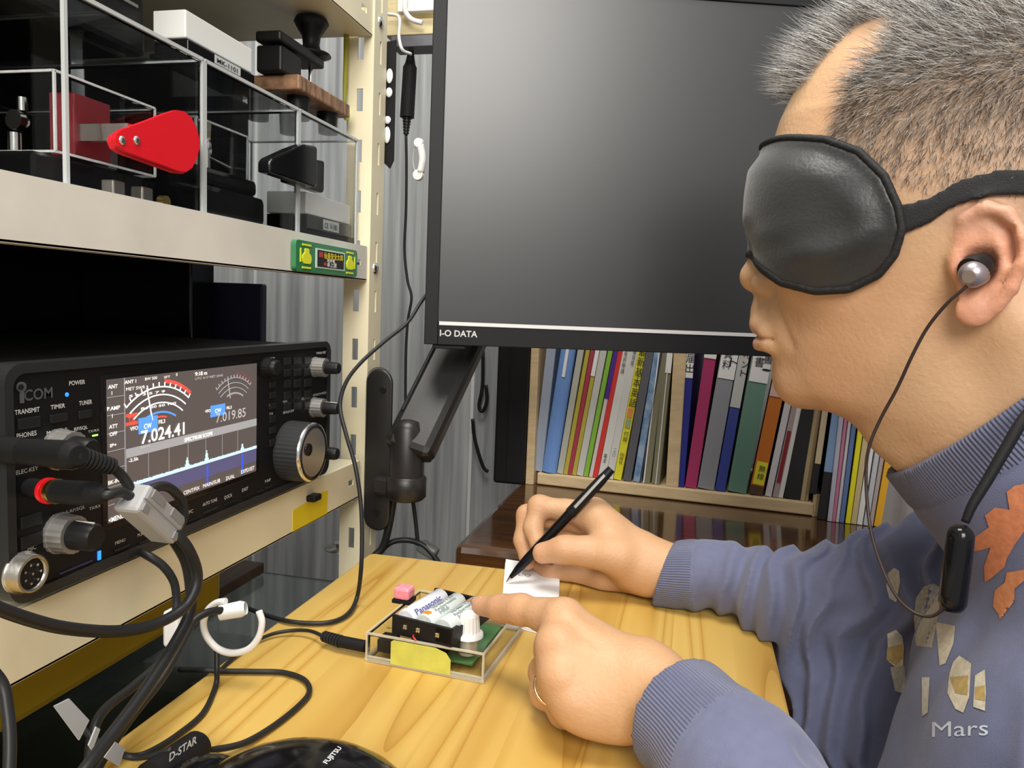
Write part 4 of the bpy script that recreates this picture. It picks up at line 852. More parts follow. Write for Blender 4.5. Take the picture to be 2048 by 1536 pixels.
cable([(325, 1050, X_(-.258)), (341, 1069, X_(-.257)), (372, 1122, X_(-.257)), (382, 1184, X_(-.257)), (378, 1230, X_(-.257)), (345, 1295, X_(-.255)), (282, 1392, X_(-.25)), (217, 1478, X_(-.245)), (170, 1540, X_(-.24)), (120, 1610, X_(-.24))], .0031, 'thick black cable running straight down from ferrite clamp to bottom edge')
cable([(285, 1005, X_(-.262)), (305, 978, X_(-.262)), (335, 974, X_(-.262)), (362, 1000, X_(-.262)), (366, 1035, X_(-.262)), (345, 1062, X_(-.262)), (325, 1050, X_(-.262))], .0026, 'black cable loop wound around the grey ferrite clamp')
cable([(270, 1098, X_(-.33)), (290, 1108, X_(-.315)), (325, 1131, X_(-.305)), (347, 1162, X_(-.30)), (353, 1196, X_(-.298)), (352, 1225, X_(-.297)), (348, 1275, X_(-.297)), (335, 1310, X_(-.295)), (270, 1370, X_(-.29)), (217, 1412, X_(-.285)), (192, 1447, X_(-.28)), (180, 1500, X_(-.275)), (178, 1560, X_(-.27))], .0026, 'black cable from under the radio through the white ferrite piece')
k = thing('white_ferrite', 'small white ferrite clamp hanging under the cream rail', 'ferrite core', P(352, 1250, X=-.297))
a = P(352, 1218, X=-.297); c = P(351, 1290, X=-.297)
b = B(); b.box((a+c)/2, (.011, .011, (a-c).length), None, .002); b.build('housing', M['white'], k)
b = B(); b.box((a+c)/2+XA*.0056+ZA*.004, (.0006, .0008, .010)); b.build('seam', M['grey'], k)
# white cable tie ring
k = thing('cable_tie_ring', 'white C shaped reusable cable tie hanging at the desk edge', 'cable tie', P(464, 1255, Y=.43))
q = [(518, 1222), (524, 1245), (517, 1275), (497, 1298), (465, 1306), (435, 1297), (413, 1272), (407, 1245), (416, 1220), (432, 1206), (452, 1202)]
b = B(); c0 = [P(*p, Y=.425) for p in q]
b.tube(c0, [.0021, .0023, .0021], 10); b.build('strap', M['white'], k)
a = P(440, 1226, Y=.42); c = P(492, 1216, Y=.425)
b = B(); b.lathe(a, c-a, [(0, .0048), ((c-a).length*.8, .0052), ((c-a).length, .004)], 20, cap=False); b.build('loop_end', M['white'], k)
cable([(478, 1219, Y_(.424)), (450, 1221, Y_(.42)), (418, 1224, Y_(.41)), (387, 1242, Y_(.40)), (370, 1275, Y_(.39)), (325, 1354, Y_(.365)), (258, 1440, Y_(.34)), (205, 1520, Y_(.32)), (180, 1570, Y_(.31))], .0025, 'dark cable running from the white tie ring down to lower left')
cable([(434, 1300, Y_(.425)), (434, 1339, Y_(.42)), (431, 1373, Z_(.7025)), (406, 1426, Z_(.7022)), (356, 1469, Z_(.7022)), (310, 1498, Z_(.7022)), (273, 1512, Z_(.7022)), (235, 1506, Z_(.700)), (190, 1480, Y_(.35))], .0017, 'thin black cable dropping from the tie ring along the desk edge')
cable([(360, 1339, Z_(.694)), (400, 1340, Z_(.703)), (440, 1342, Z_(.7025)), (510, 1343, Z_(.7025)), (566, 1345, Z_(.7025)), (607, 1359, Z_(.7025)), (619, 1382, Z_(.7025)), (601, 1408, Z_(.7025)), (550, 1450, Z_(.7025)), (488, 1486, Z_(.7035)), (426, 1500, Z_(.706)), (395, 1506, Z_(.709))], .0018, 'black cable looping over the pine desk left of the keyer')
cable([(880, 560, Y_(.745)), (845, 600, Y_(.72)), (815, 645, Y_(.70)), (770, 682, Y_(.68)), (722, 725, Y_(.655)), (692, 765, Y_(.63)), (680, 812, Y_(.605)), (692, 868, Y_(.59)), (710, 930, Y_(.58)), (721, 1000, Y_(.575)), (724, 1070, Y_(.57)), (722, 1140, Y_(.565)), (714, 1195, Z_(.708)), (696, 1228, Z_(.7035)), (662, 1244, Z_(.7028)), (610, 1246, Z_(.7028)), (565, 1240, Z_(.7028)), (520, 1226, Z_(.698)), (470, 1206, Z_(.69))], .0018, 'long black cable curving from monitor edge past tuning dial onto desk')
k = thing('power_plug', 'black ribbed jack plug feeding the clear keyer box', 'plug', P(690, 1285, Z=.707))
a = P(732, 1293, Z=.7075); c = P(681, 1283, Z=.7075); e = P(646, 1272, Z=.7075)
b = B(); b.cyl(a, c, .0042, .0042, 20); b.build('body', M['blackmatte'], k)
d = e-c; L = d.length
b = B(); b.lathe(c, d, [q for i in range(6) for q in ((L*i/6, .0045-.0001*i), (L*(i+.55)/6, .0045-.0001*i), (L*(i+.6)/6, .0033), (L*(i+.97)/6, .0033))], 18, False); b.build('strain_relief', M['cable'], k)
b = B(); b.tube(path([(648, 1273, Z_(.7075)), (620, 1262, Z_(.706)), (585, 1261, Z_(.7045)), (545, 1268, Z_(.7035)), (505, 1286, Z_(.7028)), (470, 1312, Z_(.7028)), (430, 1348, Z_(.699)), (380, 1370, Z_(.69))]), .0014, 8); b.build('lead', M['cable'], k)
cable([(-25, 1330, X_(-.28)), (5, 1370, X_(-.275)), (15, 1420, X_(-.27)), (20, 1480, X_(-.265)), (18, 1560, X_(-.26))], .0026, 'black cable falling along the left border')
# frosted tape bands round the cable bundle
k = thing('tape_band', 'frosted white plastic strap wrapped round the cable bundle at bottom left', 'strap', P(180, 1470, X=-.26))
def strip(b, pts, X, t=.0008): b.prism([P(*p, X=X) for p in pts], XA*t)
frost = mat('frosted_strap', (.50, .53, .56), .35, alpha=.85)
b = B(); strip(b, [(106, 1412), (136, 1397), (176, 1440), (156, 1480)], -.262); b.build('strap_end', frost, k)
b = B(); strip(b, [(190, 1453), (198, 1458), (182, 1500), (175, 1490)], -.262); b.build('strap_end', frost, k)
b = B(); strip(b, [(228, 1483), (248, 1496), (236, 1532), (206, 1514)], -.262); b.build('strap_end', frost, k)
cable([(128, 1412, X_(-.29)), (150, 1440, X_(-.285)), (190, 1480, X_(-.27)), (250, 1512, X_(-.262)), (300, 1512, X_(-.25)), (345, 1498, X_(-.24))], .0016, 'thin dark cable passing under the frosted strap')
# black barrel plug lettered D-STAR
k = thing('lettered_plug', 'black barrel plug with white lettering beside the mouse', 'plug', P(355, 1510, Z=.715))
a = P(398, 1492, Z=.712); c = P(300, 1560, Z=.716); d = (c-a).normalized()
b = B(); b.lathe(a, d, [(0, .0075), (.002, .0088), ((c-a).length, .0088)], 24); b.build('body', M['blackmatte'], k)
up_ = Vector((0, -.55, .83)); up_ = (up_-d*up_.dot(d)).normalized(); sd = d.cross(up_)
b = B(); text(b, 'D-STAR', P(338, 1537, Z=.722)+ZA*.0035, -d, up_, .0042, .021, True); b.build('lettering', M['ink'], k)
# mouse
k = thing('computer_mouse', 'glossy black computer mouse at the bottom edge with white lettering', 'mouse', (-.175, .29, DZ))
mc = Vector((-.163, .303, DZ)); Rz = Matrix.Rotation(math.radians(12), 3, 'Z')
b = B(); b.ball(mc+ZA*.004, (.060, .053, .037), 40, 20, Rz, zmin=-.12); b.build('shell', M['blackgloss'], k)
b = B(); b.ball(mc+Rz @ Vector((-.050, .018, .012)), (.022, .022, .014), 24, 14, Rz); b.build('thumb_button', M['blackgloss'], k)
b = B(); b.lathe(mc+Rz @ Vector((-.01, 0, .0325)), Rz @ YA, [(-.003, .004), (.003, .004)], 20); b.build('wheel', M['grey'], k)
sh_ = [c for c in k.children if c.name.startswith('shell')][0]
from mathutils.bvhtree import BVHTree
def drape(name, m, par, bvh_, s, fpx, bold=True, off=.0004):
    vs, fs = textdata(s, bold); x0 = min(v.x for v in vs); x1 = max(v.x for v in vs); bm = bmesh.new(); bv = [bm.verts.new(v) for v in vs]
    for f_ in fs:
        try: bm.faces.new([bv[q] for q in f_])
        except ValueError: pass
    bmesh.ops.triangulate(bm, faces=bm.faces[:]); ok = True; out = []
    for v in bm.verts:
        q = fpx((v.co.x-x0)/(x1-x0), v.co.y/.73); d_ = Vector(ray(*q)).normalized(); h_ = bvh_.ray_cast(Vector(CAM), d_)
        if h_[0] is None: ok = False; break
        out.append(h_[0]-d_*off)
    bm.verts.index_update(); tris = [[v.index for v in f_.verts] for f_ in bm.faces]; bm.free()
    if ok: b = B(); b.add(out, tris); b.build(name, m, par)
    else: print('drape missed', s)
bvm = BVHTree.FromPolygons([v.co.copy() for v in sh_.data.vertices], [tuple(p.vertices) for p in sh_.data.polygons])
drape('lettering', M['ink'], sh_, bvm, 'FUJITSU', lambda u, v: (654+u*30-v*9, 1528-u*32-v*4))
# things hanging at the wall beside the monitor
k = thing('inline_adapter', 'black cylindrical inline adapter hanging on a thin cable by the monitor', 'adapter', P(817, 190, Y=.92))
a = P(820, 135, Y=.92); c = P(814, 235, Y=.92); e = P(812, 270, Y=.92); t0 = P(822, 105, Y=.92)
b = B(); b.cyl(a, c, .0085, .0088, 20); b.lathe(a, a-c, [(0, .0085), (.004, .0065), ((t0-a).length, .0035)], 18); b.build('body', M['blackmatte'], k)
b = B(); d = e-c; L = d.length; b.lathe(c, d, [q for i in range(6) for q in ((L*i/6, .0055-.0004*i), (L*(i+.6)/6, .0055-.0004*i), (L*(i+.62)/6, .004-.0003*i), (L*(i+.98)/6, .004-.0003*i))], 14, False); b.build('strain_relief', M['cable'], k)
b = B(); b.tube(path([(812, 268, Y_(.92)), (813, 330, Y_(.92)), (812, 420, Y_(.92)), (809, 500, Y_(.92)), (815, 560, Y_(.92)), (823, 595, Y_(.92)), (816, 640, Y_(.92)), (812, 700, Y_(.92)), (811, 800, Y_(.92)), (812, 900, Y_(.92))]), .0018, 8); b.tube(path([(822, 108, Y_(.92)), (826, 60, Y_(.92)), (830, 0, Y_(.92))]), .0018, 8); b.build('lead', M['cable'], k)
k = thing('white_clip', 'white oval cable clip with open loop at the left monitor edge', 'clip', P(835, 315, Y=.80))
b = B(); b.tube(path([(842, 282, Y_(.80)), (832, 290, Y_(.80)), (826, 315, Y_(.80)), (829, 340, Y_(.80)), (838, 352, Y_(.80))]), .0008, 8); b.build('spring', M['grey'], k)
b = B(); b.lathe(P(837, 350, Y=.80), -YA, [(-.001, .0062), (.003, .0055)], 20); b.lathe(P(838, 286, Y=.80), -YA, [(-.001, .0052), (.003, .0048)], 20)
b.tube(path([(840, 288, Y_(.80)), (845, 318, Y_(.80)), (841, 345, Y_(.80))]), .0040, 10); b.build('body', M['white'], k)
k = thing('perforated_strip', 'black strip with white oval spots hanging on the rack post', 'strip', P(772, 200, Y=.775))
o = [P(x, y, Y=.775) for x, y in ((764, 85), (792, 80), (787, 320), (779, 337), (762, 320))]
b = B(); b.prism(o, YA*.002); b.build('strip', M['blackmatte'], k)
for x, y, h in ((779, 152, .0075), (778, 185, .005), (774, 270, .0085), (775, 240, .004)): b = B(); b.ball(P(x, y, Y=.774), (.0038, .0015, h), 14, 10); b.build('white_spot', M['white'], k)
k = thing('wooden_rail', 'cream wooden rail with white cord ties above the hanging adapter', 'rail', P(810, 60, Y=.90))
def yb(b, x0, y0, x1, y1, Y, d): a = P(x0, y0, Y=Y); c = P(x1, y1, Y=Y); b.bx(a.x, c.x, Y, Y+d, c.z, a.z, .001)
wm = mat('pale_pine', (.66, .56, .33), .5, noise=.1, scale=20, stretch=(1, 8, 8))
b = B(); yb(b, 770, 40, 900, 66, .90, .02); b.build('lower_bar', wm, k)
b = B(); yb(b, 772, -60, 900, 42, .915, .02); b.build('upper_board', wm, k)
b = B(); yb(b, 796, -40, 870, 20, .89, .012); b.build('white_block', M['white'], k)
b = B(); yb(b, 782, 72, 900, 90, .90, .03); b.build('dark_ledge', mat('slate', (.13, .13, .15), .5), k)
b = B(); b.tube(path([(812, -5, Y_(.885)), (810, 20, Y_(.885)), (822, 38, Y_(.885)), (845, 46, Y_(.885))]), .003, 8); b.tube(path([(775, 28, Y_(.885)), (798, 35, Y_(.885)), (798, 75, Y_(.885)), (805, 100, Y_(.885)), (822, 108, Y_(.9))]), .002, 8); b.build('cord_tie', M['white'], k)
# floor level leads behind the pine desk
cable([(788, 990, Y_(.735)), (778, 1050, Y_(.735)), (765, 1095, Y_(.735)), (742, 1125, Y_(.73)), (735, 1200, Y_(.73))], .004, 'pair of black leads dropping behind the pine desk from the arm')
cable([(826, 1000, Y_(.76)), (832, 1050, Y_(.76)), (836, 1090, Y_(.76))], .0022, 'thin black lead hanging from the arm cup to grey connector')
cable([(752, 1112, Y_(.74)), (780, 1086, Y_(.75)), (812, 1080, Y_(.755)), (842, 1088, Y_(.76)), (862, 1105, Y_(.76)), (880, 1130, Y_(.76))], .003, 'black lead arching behind the far edge of pine desk')
k = thing('lead_connector', 'translucent grey connector resting at the far desk edge', 'connector', P(855, 1095, Y=.765))
b = B(); b.box(P(856, 1099, Y=.765), (.022, .014, .013), Matrix.Rotation(math.radians(25), 3, 'Y'), .003); b.build('body', mat('smoke_grey', (.12, .13, .12), .3), k)
# ------------------------------------------------------------- person: implicit surfaces turned into one skin
class Field:
    """union of rounded bones, smooth blended; add(fn, centre, radius, k)"""
    def __init__(s): s.p = []
    def add(s, fn, c, r, k=.004, op='u'): s.p.append((fn, np.array(c, float), r, k, op)); return s
    def cone(s, a, b_, ra, rb=None, k=.004, op='u', sq=None):
        a = np.array(a, float); b_ = np.array(b_, float); rb = ra if rb is None else rb
        ab = b_-a; L2 = max(ab.dot(ab), 1e-9)
        def fn(Q):
            t = np.clip((Q-a) @ ab/L2, 0, 1); d = Q-a-t[:, None]*ab
            return np.sqrt((d*d).sum(1))-(ra+(rb-ra)*t)
        return s.add(fn, (a+b_)/2, math.sqrt(L2)/2+max(ra, rb), k, op)
    def chain(s, pts, rs, k=.004, op='u'):
        for i in range(len(pts)-1): s.cone(pts[i], pts[i+1], rs[i], rs[i+1], k, op)
        return s
    def ell(s, c, r, R=None, k=.004, op='u'):
        c = np.array(c, float); r = np.array(r, float)
        def fn(Q):
            q = Q-c
            if R is not None: q = q @ R
            k0 = np.sqrt(((q/r)**2).sum(1)); k1 = np.sqrt(((q/(r*r))**2).sum(1))+1e-9
            return k0*(k0-1)/k1
        return s.add(fn, c, r.max(), k, op)
    def __call__(s, Q):
        c = (Q.max(0)+Q.min(0))/2; R = np.linalg.norm(Q.max(0)-Q.min(0))/2
        d = np.full(len(Q), 1.0); km = max(q[3] for q in s.p)
        for fn, pc, pr, k, op in s.p:
            gap = np.linalg.norm(pc-c)-R-pr
            if gap > .02+km*1.6: 
                if op == 'u': d = np.minimum(d, gap)
                continue
            e = fn(Q)
            if op == 'u': h = np.maximum(k-np.abs(d-e), 0)/k; d = np.minimum(d, e)-h*h*k*.25
            elif op == 's': e = -e; h = np.maximum(k-np.abs(d-e), 0)/k; d = np.maximum(d, e)+h*h*k*.25
        return d
def surface(f, lo, hi, h, blk=14, lip=1.5):
    lo = np.array(lo, float); n = np.ceil((np.array(hi)-lo)/(blk*h)).astype(int)
    g = np.arange(blk+2); IJ = np.stack(np.meshgrid(g, g, g, indexing='ij'), -1).reshape(-1, 3)
    V = []; Kk = []; Fq = []; BIG = 1 << 20
    cen = np.stack(np.meshgrid(*[np.arange(m) for m in n], indexing='ij'), -1).reshape(-1, 3)
    mids = lo+(cen+.5)*blk*h+h; dc = np.concatenate([f(q) for q in np.array_split(mids, max(1, len(mids)//4000))])
    for cc in cen[np.abs(dc) < blk*h*.9*lip]:
        i0 = cc*blk; Q = lo+(i0+IJ)*h
        D = f(Q).reshape(blk+2, blk+2, blk+2)
        if D.min() > 0 or D.max() < 0: continue
        S_ = D < 0; m = blk+1
        acc = np.zeros((m, m, m, 3)); cnt = np.zeros((m, m, m))
        for ax in range(3):
            for da in (0, 1):
                for db in (0, 1):
                    o0 = [0, 0, 0]; oth = [a for a in range(3) if a != ax]; o0[oth[0]] = da; o0[oth[1]] = db; o1 = list(o0); o1[ax] += 1
                    A = D[o0[0]:o0[0]+m, o0[1]:o0[1]+m, o0[2]:o0[2]+m]; Bb = D[o1[0]:o1[0]+m, o1[1]:o1[1]+m, o1[2]:o1[2]+m]
                    x = (A < 0) != (Bb < 0); t = np.where(x, A/np.where(x, A-Bb, 1), 0)
                    pt = np.zeros((m, m, m, 3)); pt[..., oth[0]] = da; pt[..., oth[1]] = db; pt[..., ax] = t
                    acc += pt*x[..., None]; cnt += x
        act = cnt > 0; idx = np.argwhere(act)
        pos = lo+(i0+idx+acc[act]/cnt[act][:, None])*h
        key = (((i0[0]+idx[:, 0])*4096+(i0[1]+idx[:, 1]))*4096+(i0[2]+idx[:, 2])).astype(np.int64)
        V.append(pos); Kk.append(key)
        for ax in range(3):
            oth = [a for a in range(3) if a != ax]
            sl0 = [slice(1, blk+1)]*3; sl1 = list(sl0); sl1[ax] = slice(2, blk+2)
            A = S_[tuple(sl0)]; Bb = S_[tuple(sl1)]; e = np.argwhere(A != Bb)
            if not len(e): continue
            flip = A[tuple(e.T)]; node = e+1
            q = []
            for da, db in ((-1, -1), (0, -1), (0, 0), (-1, 0)):
                cidx = node.copy(); cidx[:, oth[0]] += da; cidx[:, oth[1]] += db; cidx = cidx+i0
                q.append((cidx[:, 0]*4096+cidx[:, 1])*4096+cidx[:, 2])
            q = np.stack(q, 1)
            if ax == 1: flip = ~flip
            q[~flip] = q[~flip][:, ::-1]
            Fq.append(q)
    V = np.concatenate(V); Kk = np.concatenate(Kk); Fq = np.concatenate(Fq)
    uk, first = np.unique(Kk, return_index=True); V = V[first]; I = np.searchsorted(uk, Fq)
    return V, I
def relax(V, I, it=2, lam=.5):
    for _ in range(it):
        S_ = np.zeros_like(V); c = np.zeros(len(V))
        for a in range(4):
            for b_ in ((a+1) % 4, (a+3) % 4): np.add.at(S_, I[:, a], V[I[:, b_]]); np.add.at(c, I[:, a], 1)
        V = V+(S_/np.maximum(c, 1)[:, None]-V)*lam
    return V
def keep_big(V, I, n=1, extra=None):
    lab = np.arange(len(V))
    while True:
        old = lab.copy(); m = lab[I].min(1)
        for a in range(I.shape[1]): np.minimum.at(lab, I[:, a], m)
        lab = lab[lab]
        if (lab == old).all(): break
    u_, c_ = np.unique(lab, return_counts=True); ok = u_[np.argsort(-c_)[:n]]; print('pieces', sorted(c_)[-6:])
    f_ = np.isin(lab[I[:, 0]], ok); return cut(V, I, f_)[:2]
def cut(V, I, fm):
    I = I[fm]; used = np.unique(I); mp_ = np.full(len(V), -1); mp_[used] = np.arange(len(used)); return V[used], mp_[I], used
def npmesh(name, V, I, m, parent, col=None, **k):
    me = bpy.data.meshes.new(name); me.vertices.add(len(V)); me.vertices.foreach_set('co', V.astype(np.float32).ravel())
    n = I.shape[1]; me.loops.add(I.size); me.loops.foreach_set('vertex_index', I.astype(np.int32).ravel())
    me.polygons.add(len(I)); me.polygons.foreach_set('loop_start', np.arange(0, I.size, n, dtype=np.int32)); me.polygons.foreach_set('loop_total', np.full(len(I), n, dtype=np.int32))
    me.polygons.foreach_set('use_smooth', np.ones(len(I), bool)); me.update(calc_edges=True); me.validate()
    if col is not None:
        at = me.color_attributes.new('Col', 'FLOAT_COLOR', 'POINT'); at.data.foreach_set('color', np.concatenate([col, np.ones((len(col), 1))], 1).astype(np.float32).ravel())
    me.materials.append(m); return link(name, me, parent, **k)
def attrmat(name, rough, bump=.2, bscale=400, sss=0, stretch=(1, 1, 1), sheen=0, coat=0, dist=.0006):
    m = mat(name, (1, 1, 1), rough, bump=bump, bscale=bscale, sss=sss, stretch=stretch); nt = m.node_tree; b_ = nt.nodes['Principled BSDF']
    a = nt.nodes.new('ShaderNodeAttribute'); a.attribute_name = 'Col'; nt.links.new(a.outputs['Color'], b_.inputs['Base Color'])
    if sheen: b_.inputs['Sheen Weight'].default_value = sheen
    for n_ in nt.nodes:
        if n_.type == 'BUMP': n_.inputs['Distance'].default_value = dist
    return m
def NP(v): return np.array(v[:], float)
def sstep(a, b_, x): t = np.clip((x-a)/(b_-a), 0, 1); return t*t*(3-2*t)
# head frame
HC = np.array([.1526, .495, .980]); yw = math.radians(15)
hf = np.array([-math.cos(yw), math.sin(yw), 0]); hl = np.array([-math.sin(yw), -math.cos(yw), 0]); hu = np.array([0, 0, 1.])
HM = np.stack([hf, hl, hu], 1)                     # world = HC + HM @ local
def hw(u, v, w): return HC+HM @ np.array([u, v, w])
def hloc(Q): return (Q-HC) @ HM
fz = np.array([-.100, -.089, -.083, -.075, -.067, -.055, -.045, -.035, -.025, -.015, 0, .015, .03, .045, .06, .08])
fu = np.array([.052, .066, .0835, .0935, .0985, .1005, .1020, .1025, .1020, .100, .098, .098, .099, .100, .096, .088])
fb = np.array([.030, .040, .044, .048, .051, .0555, .059, .062, .065, .067, .0695, .071, .0715, .070, .066, .060])
def headbase(L):
    """L: local points -> distance like value"""
    u, v, w = L[:, 0], L[:, 1], L[:, 2]
    # cranium
    cu = -.026; a = np.where(u > cu, .1395, .072); qx = np.abs((u-cu)/a); qy = np.abs(v/.078); qz = np.abs((w-.060)/.109)
    q = (qx**2.25+qy**2.15+qz**2.1)**(1/2.15); d1 = (q-1)*.075
    # face: stacked sections
    U = np.interp(w, fz, fu); Bv = np.interp(w, fz, fb); c0 = .010; af = U-c0; ab = .06
    a = np.where(u > c0, af, ab); q = ((np.abs(u-c0)/a)**2.12+(np.abs(v)/Bv)**2.12)**(1/2.12); d2 = (q-1)*.060
    d2 = np.maximum(d2, w-.075); e = -(w+.0865+(.082-u)*.10)
    k = .018; h = np.maximum(k-np.abs(d2-e), 0)/k; d2 = np.maximum(d2, e)+h*h*k*.25
    k = .02; h = np.maximum(k-np.abs(d1-d2), 0)/k
    return np.minimum(d1, d2)-h*h*k*.25
body = Field()
body.add(lambda Q: headbase(hloc(Q)), hw(.01, 0, .03), .16, .004)
def H(u, v, w): return hw(u, v, w)
body.chain([H(.100, 0, .048), H(.1085, 0, .016), H(.1182, 0, -.0035)], [.009, .0090, .0104], .008)          # nose ridge, tip
body.ell(H(.0860, 0, -.0330), (.0290, .027, .026), HM, .012)               # muzzle
for s in (-1, 1):
    body.ell(H(.1065, .0150*s, -.0082), (.0120, .0082, .0086), HM, .0025)      # wing
    body.ell(H(.1105, .0075*s, -.0140), (.0035, .0028, .0028), None, .002, 's') # nostril
    body.ell(H(.074, .040*s, -.002), (.022, .024, .018), HM, .02)             # cheekbone
    body.ell(H(.0885, .033*s, .030), (.012, .018, .011), HM, .01, 's')         # eye socket
body.chain([H(.1050, 0, -.016), H(.1075, 0, -.026), H(.1085, 0, -.034)], [.0100, .0098, .0090], .008)
body.cone(H(.1118, -.011, -.0345), H(.1118, .011, -.0345), .0060, .0060, .005)
body.cone(H(.1070, -.019, -.0385), H(.1070, .019, -.0385), .0045, .0045, .006)
body.cone(H(.1095, -.012, -.0465), H(.1095, .012, -.0465), .0058, .0058, .005)
body.cone(H(.1040, -.018, -.0455), H(.1040, .018, -.0455), .0050, .0050, .006)
body.cone(H(.1080, -.012, -.0560), H(.1080, .012, -.0560), .0025, .0025, .008, 's')
body.ell(H(.0835, 0, -.0700), (.0175, .022, .0165), HM, .012)
body.chain([H(.008, 0, -.045), H(-.028, 0, -.078), H(-.085, 0, -.135), H(-.12, 0, -.19)], [.058, .062, .068, .085], .02)
body.chain([H(.030, .020, -.094), H(.010, .024, -.106)], [.010, .008], .02)
for s in (-1, 1):
    body.chain([H(-.022, .060*s, -.03), H(-.045, .045*s, -.085), H(-.06, .022*s, -.140)], [.014, .013, .012], .02)   # neck muscle
    # ear
    ev = .0735; o = lambda u, v, w: H(u, (ev+v)*s, w)
    body.ell(o(-.005, .004, .001), (.0145, .0045, .024), HM, .006)
    body.chain([o(.0075, .001, .0105), o(.0060, .004, .0215), o(-.0015, .0075, .0262), o(-.0105, .010, .0232), o(-.0170, .0125, .0125), o(-.0182, .0125, .0), o(-.0155, .0105, -.0115), o(-.0105, .008, -.020)], [.0030, .0036, .0037, .0036, .0034, .0032, .0030, .0034], .0025)
    body.ell(o(-.0015, .0065, -.0225), (.0088, .0042, .0082), HM, .004)
    body.chain([o(-.004, .006, .0175), o(-.0095, .0078, .0085), o(-.0110, .0082, -.003), o(-.0065, .007, -.0125)], [.0022, .0026, .0026, .0024], .003)
    body.ell(o(-.0010, .0085, -.0015), (.0078, .0072, .0098), HM, .003, 's')
    body.chain([o(-.003, .0105, .0208), o(-.0118, .0125, .0150), o(-.0148, .0135, .003)], [.0018, .0018, .0016], .003, 's')
    body.chain([o(.0080, .002, .003), o(.0072, .0042, -.003)], [.0036, .0034], .004)
def PP(px, py, **k): return NP(P(px, py, **k))
# arms
Wr = PP(1296, 1140, Y=.668); Er = np.array([.165, .605, .650]); Sr = np.array([.262, .625, .780])
body.chain([PP(1262, 1128, Y=.672), Wr, PP(1400, 1148, Y=.662), PP(1480, 1156, Y=.655), PP(1560, 1200, Y=.64), Er, Sr], [.0215, .0185, .0165, .0165, .020, .028, .040], .02)
body.cone(PP(1285, 1110, Y=.672), PP(1320, 1125, Y=.670), .017, .015, .02)
Wl = PP(1300, 1378, Z=.738); El = np.array([.150, .245, .690]); Sl = np.array([.250, .290, .790])
body.chain([Wl, Wl+(El-Wl)*.4, El, Sl], [.0205, .0205, .028, .040], .02)
body.cone(Wl+np.array([-.005, .007, .004]), Wl+(El-Wl)*.25+np.array([0, .004, .004]), .0175, .016, .02)
body.chain([H(-.13, 0, -.19), np.array([.30, .46, .72]), np.array([.31, .45, .60])], [.085, .10, .10], .03)
body.cone(H(-.13, 0, -.17), Sr, .06, .05, .03); body.cone(H(-.13, 0, -.17), Sl, .06, .05, .03)
# near hand (pointing)
def J(px, py, z): return PP(px, py, Z=z)
wl_ = Wl
iM, iP, iD, iT = J(1128, 1240, .762), J(1042, 1219, .757), J(1002, 1216, .752), J(963, 1211, .747)
body.chain([iM, (iM+iP)/2, iP, (iP+iD)/2, iD, iT], [.0108, .0092, .0092, .0080, .0080, .0070], .006)
mM, mP = J(1118, 1292, .754), J(1090, 1345, .724); mD = mP+np.array([.026, .004, -.012]); mT = mD+np.array([.022, .002, .004])
rM, rP = J(1126, 1352, .742), J(1092, 1385, .718); rD = rP+np.array([.026, .002, -.006]); rT = rD+np.array([.020, .002, .006])
kM, kP = J(1150, 1402, .730), J(1127, 1424, .7125); kD = kP+np.array([.020, .002, -.001]); kT = kD+np.array([.015, 0, .004])
body.chain([mM, mP, mD, mT], [.0112, .0098, .0088, .0078], .005)
body.chain([rM, rP, rD, rT], [.0108, .0095, .0085, .0075], .005)
body.chain([kM, kP, kD, kT], [.0098, .0086, .0078, .0070], .005)
wa = Wl+np.array([-.012, .007, .004]); wb = Wl+np.array([-.012, -.004, -.006])
for a, t, r in ((iM, .0, .0120), (mM, .33, .0125), (rM, .66, .0122), (kM, 1, .0115)):
    q = wa*(1-t)+wb*t; dn_ = np.array([0, .006, -.010]); body.chain([a+dn_*.2, (a+q)/2+dn_*.35, q], [r*.92, r*1.12, .0150], .014)
body.chain([Wl+np.array([-.02, .004, -.008]), (kM+Wl)/2+np.array([.004, .004, -.008]), kM+np.array([.008, .004, -.006])], [.018, .016, .011], .012)
tC, tM_, tI, tT = Wl+np.array([-.030, .020, .000]), iM+np.array([.030, .016, -.026]), iM+np.array([.010, .015, -.040]), iM+np.array([-.004, .006, -.047])
body.chain([tC, tM_, tI, tT], [.0150, .0125, .0108, .0090], .008)
for m_, r in ((iM, .0095), (mM, .0098), (rM, .0094), (kM, .0085)): body.ell(m_+np.array([-.001, -.003, .0035]), (r, r, r*.8), None, .006)
for a, c in ((iM, wa), (mM, wa*.6+wb*.4)): 
    d_ = c-a; body.chain([a+d_*.10+np.array([0, -.009, .008]), a+d_*.8+np.array([0, -.0085, .0075])], [.0022, .0018], .007)     # tendons
